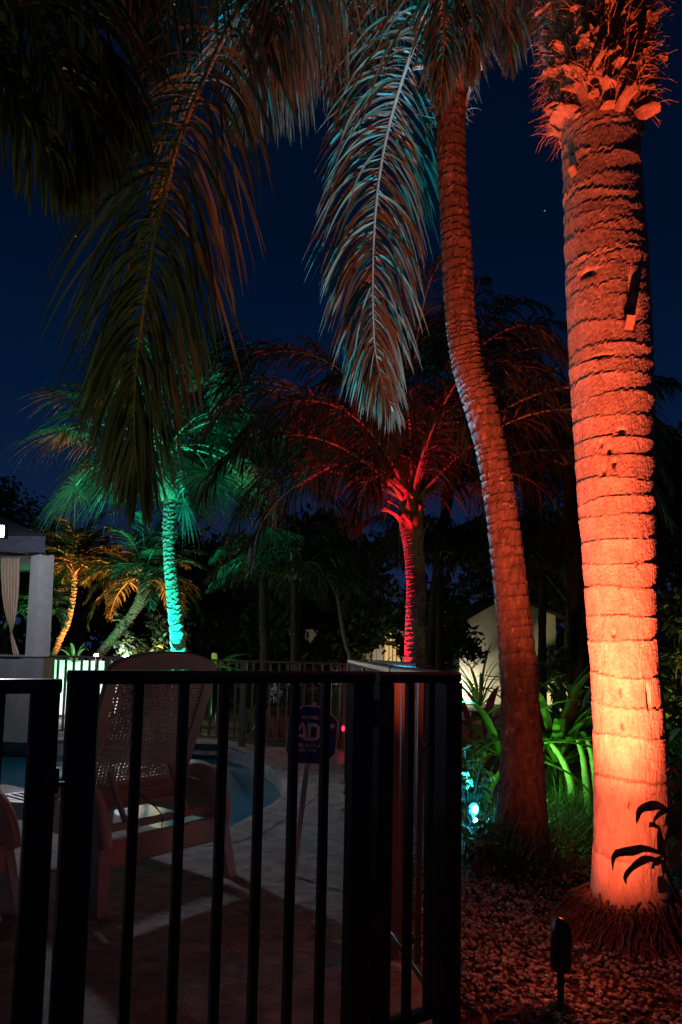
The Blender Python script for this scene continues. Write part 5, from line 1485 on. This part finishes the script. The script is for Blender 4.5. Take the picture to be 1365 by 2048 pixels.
for a_, b_, y0, y1 in ((715, 738, 1272, 1292), (826, 842, 1270, 1290), (640, 662, 1272, 1292)):
    m = MB(); m.abox(hx(a_), hx(b_), DH - .03, DH - .002, hz(y1), hz(y0)); w_ = part(m, 'window', M['trim'], t)
    m = MB(); m.abox(hx(a_ + 1.5), hx(b_ - 1.5), DH - .036, DH - .031, hz(y1 - 1.5), hz(y0 + 1.5)); part(m, 'pane', M['glass'], t, w_)
    m = MB(); m.abox(hx((a_ + b_) / 2 - .5), hx((a_ + b_) / 2 + .5), DH - .045, DH - .0365, hz(y1 - 1.5), hz(y0 + 1.5)); part(m, 'mullion', M['trim'], t, w_)
m = MB(); m.add([(hx(540), DH - 1.0, hz(1262)), (hx(925), DH - 1.0, hz(1262)), (hx(925), DH + 3.5, hz(1225)), (hx(540), DH + 3.5, hz(1225))], quads=[(0, 1, 2, 3)])
m.add([(hx(540), DH - 1.0, hz(1264)), (hx(925), DH - 1.0, hz(1264)), (hx(925), DH - 1.0, hz(1262)), (hx(540), DH - 1.0, hz(1262))], quads=[(0, 1, 2, 3)]); part(m, 'roof', M['eave'], t)
point(t, (hx(757), DH - 1.6, 0.4), (1, .78, .45), 22, .1)
point(t, (hx(840), DH - 1.3, 0.6), (1, .86, .68), 45, .1)
# gabled wing
DG = 18.5
gx = lambda px: P(px, 1270, DG)[0]
gz = lambda px, py: P(px, py, DG)[2]
t = thing('gabled_house', 'pale gabled house end lit white, partly hidden by the leaning palm', 'house', (gx(1010), DG, 0))
ap = (gx(1015), gz(1015, 1192)); el_, er_ = (gx(920), gz(920, 1246)), (gx(1112), gz(1112, 1232))
m = MB()
poly = [(el_[0], DG, 0), (er_[0], DG, 0), (er_[0], DG, er_[1]), (ap[0], DG, ap[1]), (el_[0], DG, el_[1])]
m.prism(poly, (0, 4.0, 0)); part(m, 'wall', M['housewall'], t)
for a_, b_ in ((el_, ap), (ap, er_)):
    m = MB()
    dv_ = nrm(np.array((b_[0] - a_[0], 0, b_[1] - a_[1]))); nv = np.array((-dv_[2], 0, dv_[0]))
    if nv[2] < 0: nv = -nv
    ext0 = 0.35 if a_ is el_ else 0.0; ext1 = 0.35 if b_ is er_ else 0.0
    p0 = np.array((a_[0], 0, a_[1])) - dv_ * ext0 + nv * .062; p1 = np.array((b_[0], 0, b_[1])) + dv_ * ext1 + nv * .062
    m.prism([p0 - nv * .06 + np.array((0, DG - .45, 0)), p1 - nv * .06 + np.array((0, DG - .45, 0)), p1 + nv * .06 + np.array((0, DG - .45, 0)), p0 + nv * .06 + np.array((0, DG - .45, 0))], (0, 4.6, 0))
    part(m, 'roof', M['eave'], t)
for px in (931, 934.5):
    m = MB(); m.abox(gx(px), gx(px + 1.2), DG - .05, DG - .003, 0, el_[1] + .1); part(m, 'downpipe', M['whitewall'], t)
point(t, (gx(924), DG - 0.45, 0.35), (1, .92, .74), 44, .06)
point(t, (gx(1092), DG - 1.1, 0.3), (1, .93, .45), 60, .06)
b = P(1085, 1320, DG - .7); strap_plant('large yellow-lit leafy plant against the gabled house', (b[0], DG - .7, 0.3), 20, 1.5, 0.2, 171, el=(20, 85), name='leafy_plant')
b = P(1110, 1320, DG - 1.4); shrub('dark round shrub before the gabled house at right', (b[0] + .1, DG - 1.4, 0), 0.7, 1.5, 900, 0.13, 172)
b = P(960, 1320, DG - 1.0); strap_plant('thin bamboo-like plant against the lit gable corner', (b[0], DG - 1.0, 0), 26, 1.5, 0.06, 173, el=(35, 88), bend=1.2, name='leafy_plant')
# lamp post, path, bench
q = P(863, 1268, 24.0)
t = thing('lamp_post', 'slim white garden lamp post by the lit path', 'lamp post', (q[0], 24.0, 0))
m = MB(); m.lathe((q[0], 24.0, 0), [(.09, 0), (.09, .08), (.04, .14), (.035, q[2] - .1), (.05, q[2] - .08)], 12); part(m, 'post', M['whitewall'], t)
m = MB(); m.ball((q[0], 24.0, q[2]), .07, 12); part(m, 'globe', M['bulb_white'], t, smooth=True)
m = MB(); m.lathe((q[0], 24.0, q[2] + .06), [(.1, 0), (.02, .06)], 12); part(m, 'cap', M['black'], t)
point(t, (q[0], 23.85, q[2] - .12), (.95, .95, 1), 35, .05)
m = MB(); m.add([(P(740, 1312, 24)[0], 23.0, -.01), (P(900, 1312, 24)[0], 23.0, -.01), (P(900, 1312, 24)[0], 25.2, -.01), (P(740, 1312, 24)[0], 25.2, -.01)], quads=[(0, 1, 2, 3)]); struct(m, 'path', M['coping'])
b = P(845, 1305, 25.5)
t = thing('garden_bench', 'dark garden bench beside the lamp post', 'bench', (b[0], 25.5, 0))
m = MB(); m.abox(b[0] - .8, b[0] + .8, 25.3, 25.7, .42, .47); part(m, 'seat', M['trim'], t)
m = MB(); m.abox(b[0] - .8, b[0] + .8, 25.70, 25.74, .48, .9); part(m, 'backrest', M['trim'], t)
for k in (-.7, .7):
    m = MB(); m.abox(b[0] + k - .04, b[0] + k + .04, 25.32, 25.68, -.01, .419); part(m, 'leg', M['trim'], t)
b = P(755, 1318, 10.3); strap_plant('low red-leaved plant at the foot of the queen palm', (P(755, 1318, 9.6)[0], 9.6, 0.75), 18, 0.5, 0.07, 174, mat='leaf_red', name='red_leaf_plant')

# ================================================================== CHAISE LOUNGES
def chaise(label, org, u, back_deg, group, full=True):
    """org: ground point midway between the rear legs; u: unit vector from left rear leg to right rear leg"""
    org = np.asarray(org, float); u = np.asarray((u[0], u[1], 0.0)); f = np.array((-u[1], u[0], 0))
    t = thing('chaise_lounge', label, 'chaise lounge', org, group)
    B = M['resin']
    X = lambda a, b, c: org + u * a + f * b + UP * c
    hw = 0.40
    for s in (-1, 1):
        # side rail: rises behind into an arm, dips to the seat
        prof = [(-0.02, 0.30), (0.0, 0.40), (0.05, 0.50), (0.14, 0.555), (0.30, 0.56), (0.46, 0.50), (0.58, 0.40), (0.80, 0.36), (1.0, 0.36), (1.2, 0.36)]
        c = spline([X(s * hw, b_, c_) for b_, c_ in prof], 26)
        m = MB()
        T = nrm(np.gradient(c, axis=0)); Nn = nrm(np.cross(u, T))
        w2, h2 = 0.035, np.interp(np.linspace(0, 1, 26), [0, .3, 1], [.06, .045, .045])[:, None]
        ringv = np.stack([c - u * w2 - Nn * h2, c + u * w2 - Nn * h2, c + u * w2 * .8 + Nn * h2, c - u * w2 * .8 + Nn * h2, c - u * w2 - Nn * h2], 1)
        m.strips(ringv[None]); part(m, 'side_rail', B, t, smooth=True)
        # infill panel below the arm
        m = MB(); m.prism([X(s * (hw - .01), 0.02, .30), X(s * (hw - .01), 0.62, .30), X(s * (hw - .01), 0.56, .37), X(s * (hw - .01), 0.42, .46), X(s * (hw - .01), 0.28, .51), X(s * (hw - .01), 0.14, .505), X(s * (hw - .01), 0.05, .44)], u * -s * 0.02); part(m, 'arm_panel', B, t)
        for b0, b1 in ((0.02, -0.06), (1.08, 1.15)):
            m = MB()
            top_, bot = X(s * hw * .97, b0, .33), X(s * hw * 1.05, b1, 0)
            r_ = [[top_ - u * .03 - f * .055, top_ + u * .03 - f * .055, top_ + u * .03 + f * .055, top_ - u * .03 + f * .055], [bot - u * .028 - f * .035, bot + u * .028 - f * .035, bot + u * .028 + f * .035, bot - u * .028 + f * .035]]
            m.add(np.array(r_).reshape(-1, 3), quads=[(0, 1, 5, 4), (1, 2, 6, 5), (2, 3, 7, 6), (3, 0, 4, 7)], ngons=[[3, 2, 1, 0], [4, 5, 6, 7]])
            part(m, 'leg', B, t)
    m = MB(); m.beam(X(-hw + .03, -.02, .265), X(hw - .03, -.02, .265), .045, .13, bev=.008); part(m, 'rear_apron', B, t)
    m = MB(); m.beam(X(-hw + .03, .07, .36), X(hw - .03, .07, .36), .04, .035, bev=.006); part(m, 'rear_crossbar', B, t)
    m = MB(); m.beam(X(-hw + .03, 1.18, .33), X(hw - .03, 1.18, .33), .05, .09, bev=.008); part(m, 'front_crossbar', B, t)
    # seat lattice
    m = MB()
    for k in np.linspace(-hw + .05, hw - .05, 17): m.beam(X(k, .42, .372), X(k, 1.15, .372), .016, .012)
    for k in np.linspace(.45, 1.13, 18): m.beam(X(-hw + .036, k, .360), X(hw - .036, k, .360), .018, .0115)
    part(m, 'seat', B, t)
    # backrest, hinged at (b=.34, z=.40), leaning back over the rear
    a = math.radians(back_deg)
    bu = -f * math.cos(a) + UP * math.sin(a)
    bn = np.cross(u, bu)
    hb = X(0, .34, .40)
    Y = lambda x, v_, d_=0.0: hb + u * x + bu * v_ * 1.09 + bn * d_
    H, wb, wt = 0.84, 0.345, 0.365
    wid = lambda v_: wb + (wt - wb) * v_ / H
    out = []
    out += [(-wid(0), 0.0), (-wid(.3), .3), (-wid(.62), .62), (-wid(.72) + .004, .72)]
    for k in np.linspace(0, math.pi, 13)[1:-1]: out.append((-math.cos(k) * (wt - .0), .74 + .10 * math.sin(k)))
    out += [(wid(.72) - .004, .72), (wid(.62), .62), (wid(.3), .3), (wid(0), 0.0)]
    inn_ = []
    fw = .062
    iw = lambda v_: wid(v_) - fw
    inn_ += [(-iw(.14), .14), (-iw(.3), .3), (-iw(.62), .62), (-iw(.68) + .005, .68)]
    for k in np.linspace(0, math.pi, 13)[1:-1]: inn_.append((-np.sign(math.cos(k)) * abs(math.cos(k)) ** .45 * (iw(.72) - .004), .685 + .065 * math.sin(k) ** .5))
    inn_ += [(iw(.68) - .005, .68), (iw(.62), .62), (iw(.3), .3), (iw(.14), .14)]
    o3 = lambda L_, d_: np.array([Y(x, v_, d_) for x, v_ in L_])
    m = MB()
    A_ = np.stack([o3(out, .0), o3(out, .035), o3(inn_, .028), o3(inn_, .004), o3(out, .0)], 1)
    m.strips(A_[None])
    m.add([Y(-wid(0), 0, 0), Y(wid(0), 0, 0), Y(iw(.14), .14, .004), Y(-iw(.14), .14, .004), Y(-wid(0), 0, .035), Y(wid(0), 0, .035), Y(iw(.14), .14, .028), Y(-iw(.14), .14, .028)], quads=[(0, 1, 2, 3), (7, 6, 5, 4), (0, 4, 5, 1), (2, 6, 7, 3)])
    part(m, 'backrest', B, t, smooth=False)
    m = MB()
    nvx, nvy = 24, 34
    vtop = lambda x: .685 + .055 * max(0, 1 - (abs(x) / iw(.7)) ** 4) ** .5
    for x in np.linspace(-1, 1, nvx):
        xb, xt = x * (iw(.14) - .002), x * (iw(.7) - .006)
        m.beam(Y(xb, .135, .012), Y(xt, vtop(xt), .012), .0125, .008, up=bn)
    for v_ in np.linspace(.15, .735, nvy):
        ww = iw(v_) - .003
        if v_ > .685: ww *= max(.3, 1 - ((v_ - .685) / .06) ** 3)
        m.beam(Y(-ww, v_, .019), Y(ww, v_, .019), .0085, .0055, up=bn)
    part(m, 'perforated_panel', B, t)
    for v_ in (.03, .10):
        m = MB(); m.beam(Y(-wid(v_) + .02, v_, .046), Y(wid(v_) - .02, v_, .046), .02, .022, up=bn); part(m, 'back_rib', B, t)
    for s in (-.2, .2):
        m = MB(); m.beam(Y(s, .22, .03), X(s, .07, .38), .02, .025); part(m, 'back_strut', B, t)
    if full:
        m = MB(); m.tube(spline([Y(-.06, .13, .06), X(-.05, -.02, .42), X(-.02, .0, .335)], 8), .0035, 6); part(m, 'cord', M['black'], t)
    return t
rl, rr_ = G(193, 1822), G(436, 1748)
uu = nrm((rr_ - rl)[:2]); org = (rl + rr_) / 2; org[2] = 0
chg = 'resin chaise lounges by the pool'
chaise('white resin chaise lounge behind the gate, perforated backrest raised towards the camera', org, uu, 70, chg)
r2 = G(8, 1822)
u2 = nrm(np.array((.2, .98)))
o2 = np.array((r2[0] - u2[0] * .43, r2[1] - u2[1] * .43, 0))
chaise('white resin chaise lounge at the far left edge, only its arm showing', o2, u2, 86, chg, full=False)

# ================================================================== YARD SIGN
DS = 4.25
foot = np.array((P(585, 1735, DS)[0], DS, 0.0))
sc = np.array(P(625, 1470, DS))
t = thing('yard_sign', 'dark blue octagonal security company yard sign on a leaning white stake', 'sign', foot)
px2m = lambda k: k / F * (DS * math.cos(PITCH) - 0.0) * 1.0
tl = math.radians(5)
su = np.array((math.cos(tl), 0.10, -math.sin(tl) * .6)); su = nrm(su)
sv = nrm(np.array((math.sin(tl) * 1.3, 0.06, 1.0))); sv = nrm(sv - su * np.dot(su, sv)); sn = np.cross(su, sv)
if np.dot(sn, CAM - sc) < 0: sn = -sn
W_, H_ = 0.292, 0.332
def octo(w_, h_, c_):
    return [(-w_ / 2 + c_, -h_ / 2), (w_ / 2 - c_ * 1.0, -h_ / 2), (w_ / 2, -h_ / 2 + c_), (w_ / 2, h_ / 2 - c_ * 1.25), (w_ / 2 - c_ * 1.25, h_ / 2), (-w_ / 2 + c_ * 1.25, h_ / 2), (-w_ / 2, h_ / 2 - c_ * 1.25), (-w_ / 2, -h_ / 2 + c_)]
Z = lambda x, y_, d_=0.0: sc + su * x + sv * y_ + sn * d_
m = MB(); m.prism([Z(x, y_, -.003) for x, y_ in octo(W_, H_, .062)], sn * .005); pb = part(m, 'panel_border', M['print'], t)
m = MB(); m.prism([Z(x, y_, .0022) for x, y_ in octo(W_ - .014, H_ - .014, .060)], sn * .0012); pn = part(m, 'panel', M['navy'], t)
m = MB()
def glyph(polys, h=.0006):
    for p in polys: m.prism([Z(x, y_, .0036) for x, y_ in p], sn * h)
# big lettermark: A, D, T as blocky shapes
yb, yt = -.028, .068
glyph([[(-.112, yb + .010), (-.088, yb + .010), (-.062, yt - .012), (-.066, yt - .002)], [(-.066, yt - .002), (-.062, yt - .012), (-.036, yb), (-.030, yb - .004), (-.056, yt + .003)],
       [(-.094, yb + .012), (-.048, yb + .012), (-.042, yb + .028), (-.088, yb + .028)], [(-.060, yt), (-.044, yt - .02), (-.022, yb - .006), (-.050, yb - .004)]])
glyph([[(-.034, yt), (-.010, yt), (-.010, yb - .006), (-.020, yb - .006)], [(-.009, yt), (.012, yt), (.024, yt - .022), (-.009, yt - .022)], [(-.009, yb + .014), (.022, yb + .014), (.010, yb - .006), (-.009, yb - .006)],
       [(.013, yt), (.036, yt - .014), (.046, yt - .04), (.024, yt - .04), (.0245, yt - .022)], [(.024, yt - .041), (.046, yt - .041), (.044, yb + .02), (.030, yb + .002), (.0105, yb - .006), (.0225, yb + .0145)]])
glyph([[(.042, yt + .002), (.126, yt + .002), (.126, yt - .022), (.050, yt - .022)], [(.074, yt - .0225), (.098, yt - .0225), (.098, yb - .006), (.074, yb - .006)]])
part(m, 'lettermark', M['print'], t, pn)
def text(body, x, y_, size, bold=0.0006):
    cu = bpy.data.curves.new('lettering', 'FONT')
    cu.body = body; cu.size = size; cu.align_x = 'CENTER'; cu.align_y = 'CENTER'; cu.extrude = .0003; cu.offset = bold
    cu.materials.append(M['print'])
    o = bpy.data.objects.new('lettering', cu); C.objects.link(o)
    mw = Matrix((su, sv, sn)).transposed().to_4x4(); mw.translation = Vector(Z(x, y_, .0040))
    me = bpy.data.meshes.new_from_object(o)
    bpy.data.objects.remove(o)
    o = bpy.data.objects.new('lettering', me); C.objects.link(o)
    o.parent = pn
    o.matrix_local = Matrix.Translation(-t.location) @ mw
text('SECURED BY', 0.0, .098, .024)
text('(800) ADT-ASAP', -.004, -.060, .029, .0009)
text('ADT.COM', -.022, -.088, .022)
m = MB(); m.beam(foot - UP * .12, Z(0.006, .165, -.010), .006, .022, up=su); st_ = part(m, 'stake', M['alu'], t)
m = MB(); m.beam(foot - UP * .12 - su * .014, Z(-.010, .168, -.009), .010, .012, up=su); part(m, 'stake_edge', M['alu'], t)
m = MB(); m.lathe(Z(.004, .168, -.008), [(.009, 0), (.009, .012), (.004, .018)], 10, sv); part(m, 'stake_cap', M['alu'], t)
